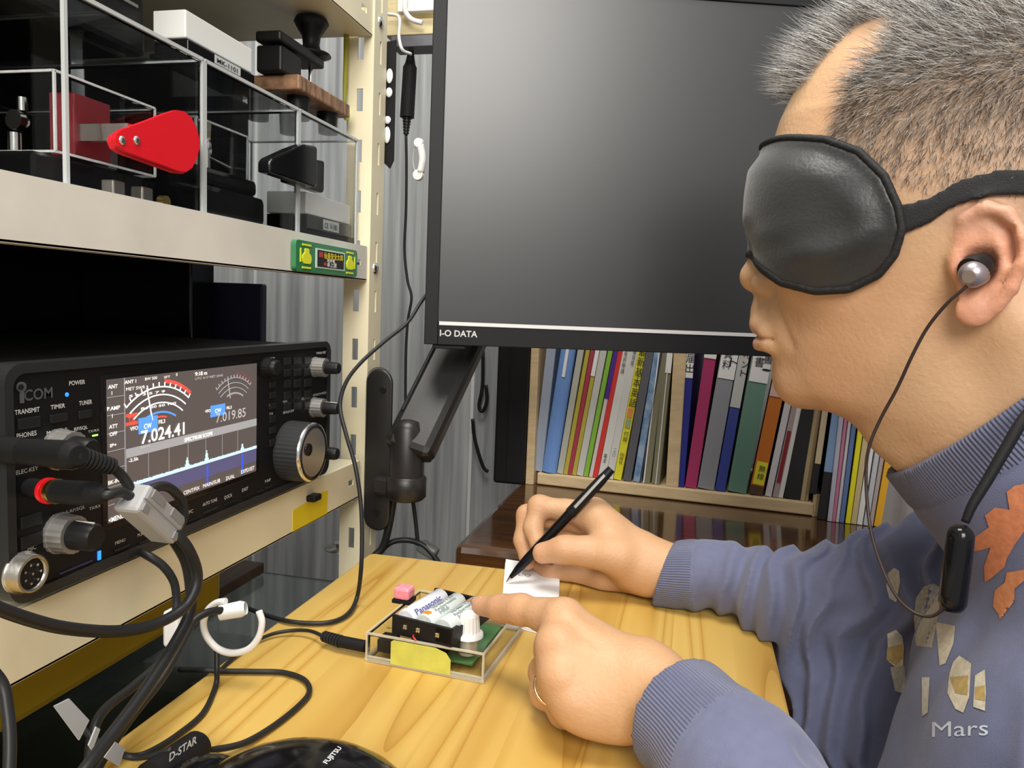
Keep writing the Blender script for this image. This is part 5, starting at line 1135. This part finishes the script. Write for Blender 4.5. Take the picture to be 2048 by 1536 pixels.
# far hand (holding the pen)
def Jy(px, py, y): return PP(px, py, Y=y)
W2 = Jy(1283, 1125, .672)
tC, tM_, tI, tT = Jy(1236, 1112, .658), Jy(1185, 1104, .650), Jy(1128, 1099, .6445), Jy(1086, 1106, .6475)
body.chain([tC, tM_, (tM_+tI)/2, tI, tT], [.0158, .0125, .0108, .0108, .0094], .008)
I0, I1, I2, I3 = Jy(1188, 1030, .690), Jy(1078, 1012, .6865), Jy(1066, 1056, .678), Jy(1077, 1092, .6695)
body.chain([I0, (I0+I1)/2, I1, I2, I3], [.0115, .0098, .0098, .0086, .0076], .005)
M0, M1, M2, M3 = Jy(1188, 1045, .706), Jy(1054, 1030, .703), Jy(1046, 1080, .693), Jy(1056, 1124, .684)
body.chain([M0, M1, M2, M3], [.0115, .0096, .0084, .0074], .005)
R0, R1, R2, R3 = Jy(1192, 1068, .716), Jy(1090, 1078, .712), Jy(1076, 1126, .700), Jy(1098, 1156, .688)
body.chain([R0, R1, R2, R3], [.0112, .0092, .0080, .0072], .004)
L0, L1, L2, L3 = Jy(1200, 1092, .722), Jy(1120, 1115, .718), Jy(1108, 1148, .705), Jy(1128, 1163, .692)
body.chain([L0, L1, L2, L3], [.0100, .0082, .0074, .0068], .004)
for a, q, r in ((I0, Jy(1262, 1098, .680), .0125), (M0, Jy(1262, 1108, .685), .0125), (R0, Jy(1266, 1120, .688), .0120), (L0, Jy(1268, 1138, .688), .0110)):
    body.chain([a, (a+q)/2, q], [r, r*1.1, .0150], .014)
body.chain([Jy(1275, 1140, .680), Jy(1210, 1150, .684), Jy(1165, 1150, .692)], [.0155, .0140, .0112], .012)
body.chain([Jy(1180, 1145, .690), Jy(1135, 1140, .692), R3], [.0115, .0095, .0070], .008)
body.chain([tC, Jy(1215, 1070, .672), I0], [.0130, .0105, .0095], .014)
body.cone(np.array(NP(pt+pdir*.02)), np.array(NP(pt+pdir*.10)), .0047, .0052, .001, 's')
def polyl(x, y, pts):
    d = np.full(len(x), 1.)
    for a, b_ in zip(pts[:-1], pts[1:]):
        a = np.array(a); e = np.array(b_)-a; t = np.clip(((x-a[0])*e[0]+(y-a[1])*e[1])/(e@e), 0, 1); d = np.minimum(d, np.hypot(x-a[0]-e[0]*t, y-a[1]-e[1]*t))
    return d
deskcut = lambda Q: np.where((Q[:, 0] < .078) & (Q[:, 1] < .72), Q[:, 2]-.7012, 1.0)
def bodyf(Q):
    d = body(Q); L_ = hloc(Q)
    if np.abs(L_[:, 2]).min() < .07 and L_[:, 0].max() > .05:
        u_, v_, w_ = L_.T; av = np.abs(v_)
        g_ = .0026*np.exp(-((w_+.0408+av*.10)/.0013)**2)*sstep(.027, .020, av)*sstep(.085, .095, u_)
        ln_ = polyl(av, w_, [(.0175, -.004), (.0245, -.016), (.0300, -.032), (.0325, -.046)])
        g_ = g_+.0011*np.exp(-(ln_/.0022)**2)*sstep(.06, .075, u_)
        g_ = g_+.0010*np.exp(-(polyl(av, w_, [(.0215, -.004), (.0225, -.010)])/.002)**2)*sstep(.08, .09, u_)
        d = d+g_
    return np.maximum(d, -deskcut(Q)) if Q[:, 2].min() < .705 and Q[:, 0].min() < .08 else d
V, I = surface(bodyf, (-.18, .16, .585), (.42, .74, 1.165), .0017)
V, I = keep_big(V, I); V = relax(V, I, 2, .5)
# skin colour: own colouring (lips, ears, scalp stubble, knuckles)
L = hloc(V); u, v, w = L.T
rs_ = np.random.RandomState(1)
def vnoise(Q, s, seed=0):
    q = Q*s; i = np.floor(q).astype(np.int64); f_ = q-i; f_ = f_*f_*(3-2*f_); out = np.zeros(len(Q))
    for a in (0, 1):
        for b_ in (0, 1):
            for c in (0, 1):
                n = (i[:, 0]+a)*374761393+(i[:, 1]+b_)*668265263+(i[:, 2]+c)*2147483647+seed*974634777
                n = (n ^ (n >> 13))*1274126177; n = (n ^ (n >> 16)) & 0xffff
                out += (n/65535.)*np.where(a, f_[:, 0], 1-f_[:, 0])*np.where(b_, f_[:, 1], 1-f_[:, 1])*np.where(c, f_[:, 2], 1-f_[:, 2])
    return out
skin = np.array([.58, .350, .200]); C = np.tile(skin, (len(V), 1))
n1 = vnoise(V, 60)[:, None]; n2 = vnoise(V, 25, 3)[:, None]
C = C*(1+.08*(n1-.5))*(1+np.array([.02, -.08, -.10])*(n2-.5)*1.5)
def mixc(C, c, k): return C*(1-k[:, None])+np.array(c)*k[:, None]
inhead = sstep(.20, .17, np.linalg.norm(L-np.array([.0, 0, .02]), axis=1))
lip = sstep(.010, .004, np.abs(w+.0415))*sstep(.102, .108, u)*sstep(.026, .018, np.abs(v))*inhead
C = mixc(C, (.40, .17, .13), lip*.55)
earm = sstep(.0755, .080, np.abs(v))*sstep(.030, .022, np.abs(u+.004))*sstep(.034, .028, np.abs(w))*inhead
C = mixc(C, (.66, .27, .18), earm*.6)
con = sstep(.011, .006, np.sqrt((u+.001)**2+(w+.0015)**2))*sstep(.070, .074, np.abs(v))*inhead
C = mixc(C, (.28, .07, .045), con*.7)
C = mixc(C, (.62, .41, .23), sstep(.07, .10, w)*sstep(.06, .10, u)*inhead*.7)          # pale forehead
def hairline(u, v, w):      # >0 where hair grows: sides, plus a forelock in the middle
    side = np.interp(w, [-.06, -.02, .02, .05, .066, .087, .10, .111, .122, .16], [-.03, -.018, .020, .055, .074, .069, .064, .053, .045, .05])
    lock = np.minimum(.034-np.abs(v), w-.106)
    lock = np.where(w > .135, np.minimum(.050-np.abs(v)+(w-.135), .2), lock)
    return np.maximum(side-u, lock)
hm = sstep(-.004, .006, hairline(u, v, w))*sstep(-.045, -.02, w+np.maximum(0, -u)*.6)*sstep(.0, .012, w-.010+np.maximum(0, -.015-u)*1.2)*inhead
C = mixc(C, (.37, .27, .20), hm*(.35+.45*sstep(.03, .09, w)))
hands = sstep(.10, .02, V[:, 0])*(V[:, 2] < .82)
C = mixc(C, (.56, .325, .170), hands*.8)
for q in (iM, mM, rM, iP, I1, M1, tI, iD, kM): C = mixc(C, (.62, .27, .16), np.exp(-(np.linalg.norm(V-q, axis=1)/.011)**2)*.45)
for q in (iT, tT, I3, M3, R3): C = mixc(C, (.70, .33, .23), np.exp(-(np.linalg.norm(V-q, axis=1)/.010)**2)*.5)
skm = attrmat('skin', .50, .45, 420, .12, dist=.0007)
nt = skm.node_tree; b0 = [n_ for n_ in nt.nodes if n_.type == 'BUMP'][0]; mp0 = [n_ for n_ in nt.nodes if n_.type == 'MAPPING'][0]
n9 = nt.nodes.new('ShaderNodeTexNoise'); n9.inputs['Scale'].default_value = 85; n9.inputs['Detail'].default_value = 5; n9.inputs['Distortion'].default_value = 1.2; nt.links.new(mp0.outputs[0], n9.inputs['Vector'])
b9 = nt.nodes.new('ShaderNodeBump'); b9.inputs['Strength'].default_value = .28; b9.inputs['Distance'].default_value = .0011; nt.links.new(n9.outputs[0], b9.inputs['Height']); nt.links.new(b0.outputs[0], b9.inputs['Normal']); nt.links.new(b9.outputs[0], nt.nodes['Principled BSDF'].inputs['Normal'])
per = thing('person', 'man with short grey hair wearing black eye mask and blue shirt, writing at desk', 'person', (.26, .46, .45))
npmesh('body', V, I, skm, per, C)
print('body verts', len(V))
# nails
def nail(p, q, nrm, wd, ln):
    p = Vector(p); d = (Vector(p)-Vector(q)).normalized(); n = Vector(nrm); n = (n-d*n.dot(d)).normalized(); s_ = d.cross(n)
    vs = []; fs = []
    for i in range(5):
        for j in range(5):
            x = (i-2)/2; y = j/4; ww = wd*(1 if y < .75 else .85); vs.append(p+s_*(x*ww)+d*(ln*(y-.45))+n*(.0071-.0022*x*x-.0008*y))
    for i in range(4):
        for j in range(4): fs.append((i*5+j, i*5+j+1, i*5+j+6, i*5+j+5))
    b = B(); b.add(vs, fs, True); o_ = b.build('fingernail', nm_, per); md = o_.modifiers.new('s', 'SOLIDIFY'); md.thickness = .0008
nm_ = mat('nail', (.66, .42, .34), .3, coat=.3)
nail(iT, iD, (0, -.5, 1), .0050, .010); nail(Jy(1086, 1106, .6475)+np.array([0, 0, .0005]), Jy(1128, 1099, .6445), (-.1, -.75, .65), .0058, .0115)
# ring on the ring finger
d_ = Vector(rP-rM).normalized(); c = Vector(rM+(rP-rM)*.62)
b = B(); vs = []; a_ = d_.orthogonal().normalized(); bb_ = d_.cross(a_)
pts = [c+(a_*math.cos(t*math.pi/12)+bb_*math.sin(t*math.pi/12))*.0108 for t in range(25)]
b.tube(pts, .0011, 8, 1); b.build('finger_ring', mat('pale_gold', (.85, .68, .42), .2, 1), per)
# ---- shirt
sh = Field()
E2 = Er+np.array([-.012, 0, -.012])
Fm = PP(1480, 1158, Y=.655)
cuR = PP(1318, 1150, Y=.668)
sh.chain([cuR, PP(1400, 1152, Y=.662), Fm, PP(1560, 1205, Y=.64), E2, Sr], [.0285, .0262, .0262, .034, .048, .066], .02)
sh.cone(PP(1600, 1190, Y=.62), Sr, .035, .060, .03)
sh.cone(E2+np.array([-.028, -.004, -.010]), Sr+np.array([-.02, 0, -.02]), .032, .05, .02)
cuL = PP(1362, 1432, Z=.736)
dL = (El-cuL)/np.linalg.norm(El-cuL)
sh.chain([cuL, cuL+dL*.05, El, Sl], [.0318, .0325, .050, .066], .02)
nb = H(-.115, 0, -.150)
sh.add(None, nb, 1) if False else None
RT = np.array([[1, 0, 0], [0, 1, 0], [0, 0, 1.]])
sh.ell((.285, .445, .60), (.168, .20, .25), None, .03)
sh.ell((.275, .455, .74), (.125, .19, .105), None, .04)
sh.cone(H(-.12, 0, -.175), Sr, .064, .062, .04); sh.cone(H(-.12, 0, -.175), Sl, .064, .062, .04)
nd = H(-.13, 0, -.165)-H(.0, 0, -.05); nd /= np.linalg.norm(nd)
c0_ = H(-.026, 0, -.068)
sh.cone(H(-.018, 0, -.060), H(-.10, 0, -.142), .0795, .088, .03)
tn_ = np.array([-.64, 0, .768])       # collar opening plane normal (towards the chin)
mouthN = hf*.707+hu*.707
def shirtf(Q):
    d = sh(Q)
    # folds
    if abs(d).min() < .02:
        x, y, z = Q.T
        n_ = vnoise(Q*np.array([1, 1, 1]), 28, 5)-.5
        arm = sstep(.70, .62, z)*0
        t = (Q-cuR) @ ((E2-cuR)/np.linalg.norm(E2-cuR)); far = sstep(.52, .56, y)
        ph = t*165+z*70+n_*5
        fold = np.abs(np.sin(ph))**1.5*.0075*sstep(.02, .06, t)*far*sstep(.30, .22, x)
        t2 = (Q-cuL) @ dL; near = sstep(.40, .36, y)*sstep(.05, .07, t2)
        fold = fold+np.abs(np.sin(t2*95+z*60+y*40+n_*5))**1.5*.0062*near
        chest = sstep(.36, .40, y)*sstep(.56, .52, y)*sstep(.82, .78, z)
        fold = fold+(np.sin(y*95+z*22+n_*4))*.0022*chest
        d = d+fold*.9
    _cn = ((Q-c0_) @ mouthN); d = d+.0012*np.exp(-((_cn+.020)/.0016)**2)*(np.linalg.norm(Q-c0_, axis=1) < .14)
    _a = (Q-cuR) @ ((Fm-cuR)/np.linalg.norm(Fm-cuR)); d = d+.0010*np.exp(-((_a-.034)/.0016)**2)*(np.linalg.norm(Q-cuR, axis=1) < .07)
    _b = (Q-cuL) @ (dL+np.array([0, 0, .15])); d = d+(.0010*np.exp(-((_b-.031)/.0014)**2)+.0008*np.exp(-((_b-.037)/.0014)**2))*(np.linalg.norm(Q-cuL, axis=1) < .11)
    inner = d+.0062
    # neck opening
    L_ = Q-c0_
    e = L_ @ mouthN                                     # beyond the collar plane
    radn = np.linalg.norm(L_-e[:, None]*mouthN, axis=1)
    d = np.where(np.linalg.norm(L_, axis=1) < .16, np.maximum(d, e-.004), d)
    # cuffs
    eR = (cuR-Q) @ ((Fm-cuR)/np.linalg.norm(Fm-cuR)+np.array([0, 0, -.35])); nearR = np.linalg.norm(Q-cuR, axis=1) < .10
    d = np.where(nearR, np.maximum(d, eR+.004), d)
    eL = (cuL-Q) @ (dL+np.array([0, 0, .15])); nearL = np.linalg.norm(Q-cuL, axis=1) < .09
    d = np.where(nearL, np.maximum(d, eL-.002), d)
    nearend = nearR | nearL | ((np.linalg.norm(L_, axis=1) < .15) & (e > -.06))
    d = np.where(nearend, np.maximum(d, -inner), d)
    return np.maximum(d, np.where((Q[:, 0] < .080) & (Q[:, 1] < .705), .7008-Q[:, 2], -1))
V2, I2 = surface(shirtf, (-.06, .12, .42), (.44, .73, .92), .0019)
V2, I2 = keep_big(V2, I2); V2 = relax(V2, I2, 2, .5)
base = np.array([.128, .140, .232]); C2 = np.tile(base, (len(V2), 1))*(1+.10*(vnoise(V2, 300, 8)[:, None]-.5))*(1+.10*(vnoise(V2, 40, 9)[:, None]-.5))
# printed motifs: laid out in the chest plane
c_ = MW.T @ (V2-CAM).T; px = CX+F*c_[0]/c_[2]; py = CY-F*c_[1]/c_[2]
chestm = (V2[:, 1] < .54) & (V2[:, 1] > .22) & (V2[:, 0] < .32) & (V2[:, 2] < .92) & (px > 1750)
def inpoly(x, y, poly):
    r = np.zeros(len(x), bool); n = len(poly)
    for i in range(n):
        x0, y0 = poly[i]; x1, y1 = poly[(i+1) % n]
        c = ((y0 > y) != (y1 > y)) & (x < (x1-x0)*(y-y0)/(y1-y0+1e-12)+x0); r ^= c
    return r
def sc(L_): return [(1240+a/2.535, 960+b_/2.535) for a, b_ in L_]
prints = [((.62, .22, .10), sc([(2048, 20), (2000, 30), (1960, 60), (1975, 150), (1900, 140), (1850, 180), (1870, 240), (1800, 290), (1790, 365), (1850, 350), (1880, 340), (1845, 440), (1850, 520), (1880, 500), (1950, 440), (1960, 400), (2000, 330), (2048, 260)])),
    ((.62, .24, .10), sc([(2048, 455), (1960, 470), (1950, 520), (1900, 560), (1890, 640), (1920, 680), (1925, 710), (1960, 640), (1970, 600), (2000, 610), (2000, 550), (2048, 510)])),
    ((.46, .43, .36), sc([(1360, 470), (1390, 445), (1415, 460), (1420, 520), (1400, 620), (1365, 600), (1350, 540)])),
    ((.44, .41, .34), sc([(1500, 600), (1540, 540), (1590, 525), (1625, 545), (1620, 640), (1600, 760), (1580, 850), (1500, 840), (1490, 700)])),
    ((.50, .44, .33), sc([(1600, 720), (1700, 740), (1690, 830), (1650, 930), (1620, 940)])),
    ((.66, .60, .48), sc([(1355, 780), (1400, 760), (1430, 790), (1440, 850), (1435, 940), (1400, 950), (1360, 920)])),
    ((.50, .36, .14), sc([(1355, 850), (1435, 830), (1440, 900), (1400, 940), (1350, 910)])),
    ((.50, .47, .40), sc([(1370, 950), (1440, 940), (1450, 1020), (1430, 1080), (1395, 1070)])),
    ((.62, .56, .42), sc([(1690, 920), (1720, 890), (1780, 930), (1770, 1100), (1740, 1180), (1700, 1160), (1660, 1080), (1670, 980)])),
    ((.46, .33, .12), sc([(1670, 1000), (1765, 990), (1760, 1090), (1700, 1080)])),
    ((.60, .55, .42), sc([(1800, 990), (1850, 960), (1855, 1080), (1850, 1170), (1790, 1150)])),
    ((.46, .33, .12), sc([(1800, 1050), (1850, 1040), (1850, 1120), (1800, 1110)])),
    ((.48, .45, .38), sc([(1530, 1000), (1570, 1000), (1560, 1180), (1530, 1200)]))]
shm = attrmat('blue_jersey', .85, .5, 1500, 0, sheen=.2, dist=.0005)
eLv = (V2-cuL) @ (dL+np.array([0, 0, .15])); eRv = (V2-cuR) @ ((Fm-cuR)/np.linalg.norm(Fm-cuR)); ecv = (V2-c0_) @ mouthN
mL = (eLv < .031) & (np.linalg.norm(V2-cuL, axis=1) < .09); mR = (eRv < .034) & (np.linalg.norm(V2-cuR, axis=1) < .08) & (V2[:, 1] > .5); mC = (ecv > -.020) & (np.linalg.norm(V2-c0_, axis=1) < .15)
fL, fR, fC = mL[I2].all(1), mR[I2].all(1), mC[I2].all(1)
Va, Ia, us_ = cut(V2, I2, ~(fL | fR | fC)); shirt = npmesh('shirt', Va, Ia, shm, per, C2[us_], label='blue grey long sleeved shirt with orange leaf print')
def ribmat():
    m = attrmat('ribbed_jersey', .85, 0, 10, 0, sheen=.2); nt = m.node_tree; b_ = nt.nodes['Principled BSDF']
    a = nt.nodes.new('ShaderNodeAttribute'); a.attribute_name = 'Ang'; mu = nt.nodes.new('ShaderNodeMath'); mu.operation = 'SINE'; nt.links.new(a.outputs['Fac'], mu.inputs[0])
    bp = nt.nodes.new('ShaderNodeBump'); bp.inputs['Strength'].default_value = .7; bp.inputs['Distance'].default_value = .0006; nt.links.new(mu.outputs[0], bp.inputs['Height']); nt.links.new(bp.outputs[0], b_.inputs['Normal']); return m
rbm = ribmat()
for nm2, fm_, c_o, ax_, fq in (('cuff', fL, cuL, dL, 105), ('cuff', fR, cuR, (Fm-cuR)/np.linalg.norm(Fm-cuR), 90), ('collar', fC, c0_, mouthN, 230)):
    Va, Ia, us_ = cut(V2, I2, fm_); a_ = np.cross(ax_, [0, 0, 1.]); a_ /= np.linalg.norm(a_); b3 = np.cross(ax_, a_); q = Va-c_o
    o_ = npmesh(nm2, Va, Ia, rbm, shirt, C2[us_]*.94)
    at = o_.data.attributes.new('Ang', 'FLOAT', 'POINT'); at.data.foreach_set('value', (np.arctan2(q @ a_, (q @ b3)*(1 if nm2 == 'collar' else -1))*fq).astype(np.float32))
# chest lettering
bvh = BVHTree.FromPolygons([Vector(v) for v in V2], [tuple(int(k_) for k_ in f_) for f_ in I2])
for qi, (c, pl_) in enumerate(prints):
    bm = bmesh.new(); f_ = bm.faces.new([bm.verts.new((x_, -y_, 0)) for x_, y_ in pl_]); bmesh.ops.triangulate(bm, faces=bm.faces[:])
    for _ in range(4):
        le = [e_ for e_ in bm.edges if e_.calc_length() > 9]
        if le: bmesh.ops.subdivide_edges(bm, edges=le, cuts=1); bmesh.ops.triangulate(bm, faces=[f2 for f2 in bm.faces if len(f2.verts) > 3])
    ok = {}
    for v in bm.verts:
        d_ = Vector(ray(v.co.x, -v.co.y)).normalized(); h_ = bvh.ray_cast(Vector(CAM), d_)
        ok[v] = h_[0] is not None and h_[3] < .7
        if ok[v]: v.co = h_[0]-d_*(.0007+.00025*qi/13+(.0003 if c[2] < .15 and c[0] < .52 else 0))
    bmesh.ops.delete(bm, geom=[v for v in bm.verts if not ok[v]], context='VERTS'); bm.verts.index_update()
    b = B(); b.add([v.co.copy() for v in bm.verts], [[v.index for v in f2.verts] for f2 in bm.faces], True); bm.free()
    if b.f: b.build('printed_motif', mat('print_ink', c, .85, noise=.12, scale=300), shirt)
drape('printed_lettering', mat('print_silver', (.60, .66, .74), .4), shirt, bvh, 'Mars', lambda u, v: (1864+u*112, 1474-v*32-u*4), False, .0006)
# ---- eye mask
mo_ = np.array([(.14, .0765), (.115, .0755), (.100, .0735), (.0751, .0672), (.057, .058), (.0438, .0442), (.0362, .0285), (.0335, .0175), (.0358, .0050), (.0426, -.005), (.0567, -.013), (.0735, -.0145), (.0925, -.0100), (.1055, -.0020), (.1150, .0050), (.1205, .0098), (.14, .0110)])
def polyd(x, y, poly):
    d = np.full(len(x), 1.); n = len(poly)
    for i in range(n):
        a = poly[i]; b_ = poly[(i+1) % n]; e = b_-a; wx = x-a[0]; wy = y-a[1]; t = np.clip((wx*e[0]+wy*e[1])/(e@e), 0, 1)
        d = np.minimum(d, np.hypot(wx-e[0]*t, wy-e[1]*t))
    return np.where(inpoly(x, y, poly), -d, d)
hb_ = Field(); hb_.add(lambda Q: headbase(hloc(Q)), hw(.01, 0, .03), .16, .004); hb_.chain([H(.098, 0, .050), H(.1065, 0, .016), H(.1115, 0, .004)], [.009, .0085, .0082], .012)
for s in (-1, 1): hb_.ell(H(.083, .032*s, .022), (.024, .026, .036), HM, .02); hb_.ell(H(.074, .040*s, -.002), (.022, .024, .018), HM, .02); hb_.ell(H(.1050, .0120*s, -.004), (.0105, .0078, .0084), HM, .006)
hb_.ell(H(.0860, 0, -.0330), (.0290, .027, .026), HM, .012)
def maskf(Q):
    L_ = hloc(Q); r = polyd(L_[:, 0], L_[:, 2], mo_); d = hb_(Q)
    puff = .0030+.0050*sstep(0, .022, -r)+.0008*sstep(.004, .0015, np.abs(r+.0015))
    puff = puff+.0010*np.sin((L_[:, 2]*.9+L_[:, 0]*.35)*260)*sstep(.004, .02, -r)*sstep(.03, .0, L_[:, 2])
    a = d-puff; k = .003; h = np.maximum(k-np.abs(a-r), 0)/k
    return np.maximum(np.maximum(a, r)+h*h*k*.25, -(d+.0005))
lo = hw(.13, .1, -.02); hi = hw(.02, -.1, .09); lo_ = np.minimum(lo, hi)-.03; hi_ = np.maximum(lo, hi)+.03
mkm = mat('mask_satin', (.017, .018, .019), .42, bump=.25, bscale=500); mkm.node_tree.nodes['Principled BSDF'].inputs['Sheen Weight'].default_value = .25
V3, I3_ = surface(maskf, lo_, hi_, .0018); V3 = relax(V3, I3_, 1); mk = npmesh('eye_mask', V3, I3_, mkm, per)
# binding round the rim (near and far side)
def rimf(Q):
    L_ = hloc(Q); r = polyd(L_[:, 0], L_[:, 2], mo_); d = hb_(Q)
    return np.sqrt(r*r+(d-.0024)**2)-.0024
V4, I4 = surface(rimf, lo_, hi_, .0015); V4 = relax(V4, I4, 1); npmesh('binding', V4, I4, mat('binding_black', (.012, .012, .013), .7, bump=.3, bscale=900), mk)
def strapf(Q):
    L_ = hloc(Q); u_, v_, w_ = L_.T; d = body(Q)
    wl2 = np.interp(u_, [-.10, -.04, -.02, -.005, .010, .022, .036], [.030, .033, .0375, .0385, .0345, .026, .0215]); hh = np.interp(u_, [-.1, .0, .02, .036], [.0062, .0060, .0065, .0080])
    return np.maximum(np.maximum(np.abs(w_-wl2)-hh, np.abs(d-.0012)-.0012), u_-.036)
lo = hw(.04, .1, .0); hi = hw(-.11, -.1, .06)
V5, I5 = surface(strapf, np.minimum(lo, hi)-.03, np.maximum(lo, hi)+.03, .0018); V5 = relax(V5, I5, 1); npmesh('strap', V5, I5, mat('strap_black', (.014, .014, .016), .75, bump=.5, bscale=1500), mk)
# ---- hair
rs = np.random.RandomState(11)
tri = np.concatenate([I[:, :3], I[:, [0, 2, 3]]]); A_, B_, C_ = V[tri[:, 0]], V[tri[:, 1]], V[tri[:, 2]]
nr = np.cross(B_-A_, C_-A_); ar = np.linalg.norm(nr, axis=1)+1e-12; nr = nr/ar[:, None]
ce = hloc((A_+B_+C_)/3); cu_, cv_, cw_ = ce.T
msk = sstep(-.003, .004, hairline(cu_, cv_, cw_))*(cw_ > .012+np.maximum(0, cu_+.03)*.45)*(np.linalg.norm(ce-np.array([0, 0, .03]), axis=1) < .17)
earz = (np.abs(cv_) > .0755) & (cw_ < .034) & (cu_ > -.026); msk = msk*(~earz)*((cw_ > .028) | (cu_ < -.026))
inmask = inpoly(cu_, cw_, mo_); msk = msk*(~inmask)
prob = ar*msk*(.75+.7*sstep(.02, .10, cw_))*np.where((cu_ > .06) & (np.abs(cv_) < .036), .6, 1); prob /= prob.sum()
NH = 46000
ti = rs.choice(len(tri), NH, p=prob); r1 = np.sqrt(rs.rand(NH, 1)); r2 = rs.rand(NH, 1)
root = A_[ti]*(1-r1)+B_[ti]*(r1*(1-r2))+C_[ti]*(r1*r2); nn = nr[ti]; Lr = hloc(root)
ctr = hw(-.0, 0, .03); sgn = np.sign(((root-ctr)*nn).sum(1)); nn = nn*sgn[:, None]
top = sstep(.06, .125, Lr[:, 2]); frt = sstep(.040, .080, Lr[:, 0])*sstep(.10, .115, Lr[:, 2])
ln = (.0042+.0042*sstep(.03, .07, Lr[:, 2])+.008*top+.011*frt)*(.7+.6*rs.rand(NH))
flow = np.stack([.55*top+.15, 0*top, -.75*(1-top)+.05*top], 1) @ HM.T
d0 = nn*(.35+.55*top)[:, None]+flow+rs.randn(NH, 3)*.22; d0 /= np.linalg.norm(d0, axis=1)[:, None]
d1_ = d0+flow*.5+rs.randn(NH, 3)*.15-np.array([0, 0, .25])*frt[:, None]*0; d1_ /= np.linalg.norm(d1_, axis=1)[:, None]
p0 = root-nn*.0006; p1 = root+d0*(ln*.5)[:, None]; p2 = p1+d1_*(ln*.5)[:, None]
sdir = np.cross(d0, rs.randn(NH, 3)); sdir /= np.linalg.norm(sdir, axis=1)[:, None]; s2 = np.cross(d0, sdir)
wd_ = .00011+.00006*rs.rand(NH); HV = []
for p, k_ in ((p0, 1.), (p1, .85)):
    for a in range(3): HV.append(p+(sdir*math.cos(a*2.094)+s2*math.sin(a*2.094))*(wd_*k_)[:, None])
HV.append(p2); HV = np.stack(HV, 1).reshape(-1, 3); o0 = (np.arange(NH)*7)[:, None]
tr = []
for a in range(3):
    c = (a+1) % 3; tr += [(a, c, 3+c), (a, 3+c, 3+a), (3+a, 3+c, 6)]
HI = (o0[:, None, :]+np.array(tr)[None]).reshape(-1, 3)
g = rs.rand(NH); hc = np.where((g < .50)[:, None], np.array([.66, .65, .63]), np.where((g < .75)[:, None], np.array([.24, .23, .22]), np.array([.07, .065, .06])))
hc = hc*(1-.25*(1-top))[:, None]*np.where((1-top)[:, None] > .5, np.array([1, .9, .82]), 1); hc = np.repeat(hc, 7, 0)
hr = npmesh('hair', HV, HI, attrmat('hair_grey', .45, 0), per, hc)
# ---- earphone, neckband
def hp_(px, py, v): 
    d = MW @ np.array([px-CX, CY-py, F]); n = hl; t = ((hw(0, v, 0)-CAM) @ n)/(d @ n); return Vector(CAM+t*d)
ep = thing('earphone', 'silver and black in-ear earphone with neckband cable round the neck', 'earphone', hp_(1955, 545, .082))
c = hp_(1962, 530, .0815); e = hp_(1938, 552, .0885); d = (e-c)
b = B(); b.lathe(c-d*.3, d, [(0, .005), (.006, .0078), (.010, .0076)], 20); b.build('housing', M['black'], ep)
b = B(); c1 = hp_(1948, 548, .088); dd = Vector(hl)*.9+Vector(hf)*.35-ZA*.25; b.lathe(c1-dd*.003, dd, [(0, .0066), (.005, .0064), (.0085, .0050), (.0095, .0030)], 24); b.build('silver_cap', mat('mauve_silver', (.36, .32, .34), .38, .8), ep)
b = B(); b.tube([hp_(1945, 563, .090), hp_(1925, 580, .090), hp_(1893, 608, .088), hp_(1855, 655, .084), hp_(1825, 710, .082), hp_(1795, 775, .078), hp_(1760, 840, .075), hp_(1738, 895, .075), hp_(1732, 950, .075), hp_(1738, 1040, .08), hp_(1755, 1110, .09), hp_(1785, 1180, .10), hp_(1820, 1220, .105), hp_(1860, 1233, .108), hp_(1892, 1215, .108)], .00085, 8); b.build('cable', mat('thin_cable', (.03, .018, .015), .4), ep)
b = B(); b.tube([hp_(1705, 805, .0), hp_(1716, 848, .0), hp_(1735, 870, .0), hp_(1760, 884, -.005), hp_(1782, 891, -.01), hp_(1800, 896, -.01)], .0008, 8); b.build('cable', mat('thin_cable2', (.02, .016, .015), .4), ep)
b = B(); b.tube([hp_(2110, 770, .085), hp_(2050, 835, .10), hp_(2010, 900, .107), hp_(1975, 960, .112), hp_(1945, 1010, .116), hp_(1930, 1045, .118)], [.0026, .0026, .0023, .0018], 12); b.build('neckband', M['blackmatte'], ep)
a = hp_(1924, 1050, .122); c = hp_(1903, 1222, .126)
b = B(); b.tube([a, a*.9+c*.1, a*.5+c*.5, a*.1+c*.9, c], [.0022, .0056, .0060, .0058, .0036], 16, 4); b.build('control_pod', M['blackgloss'], ep)
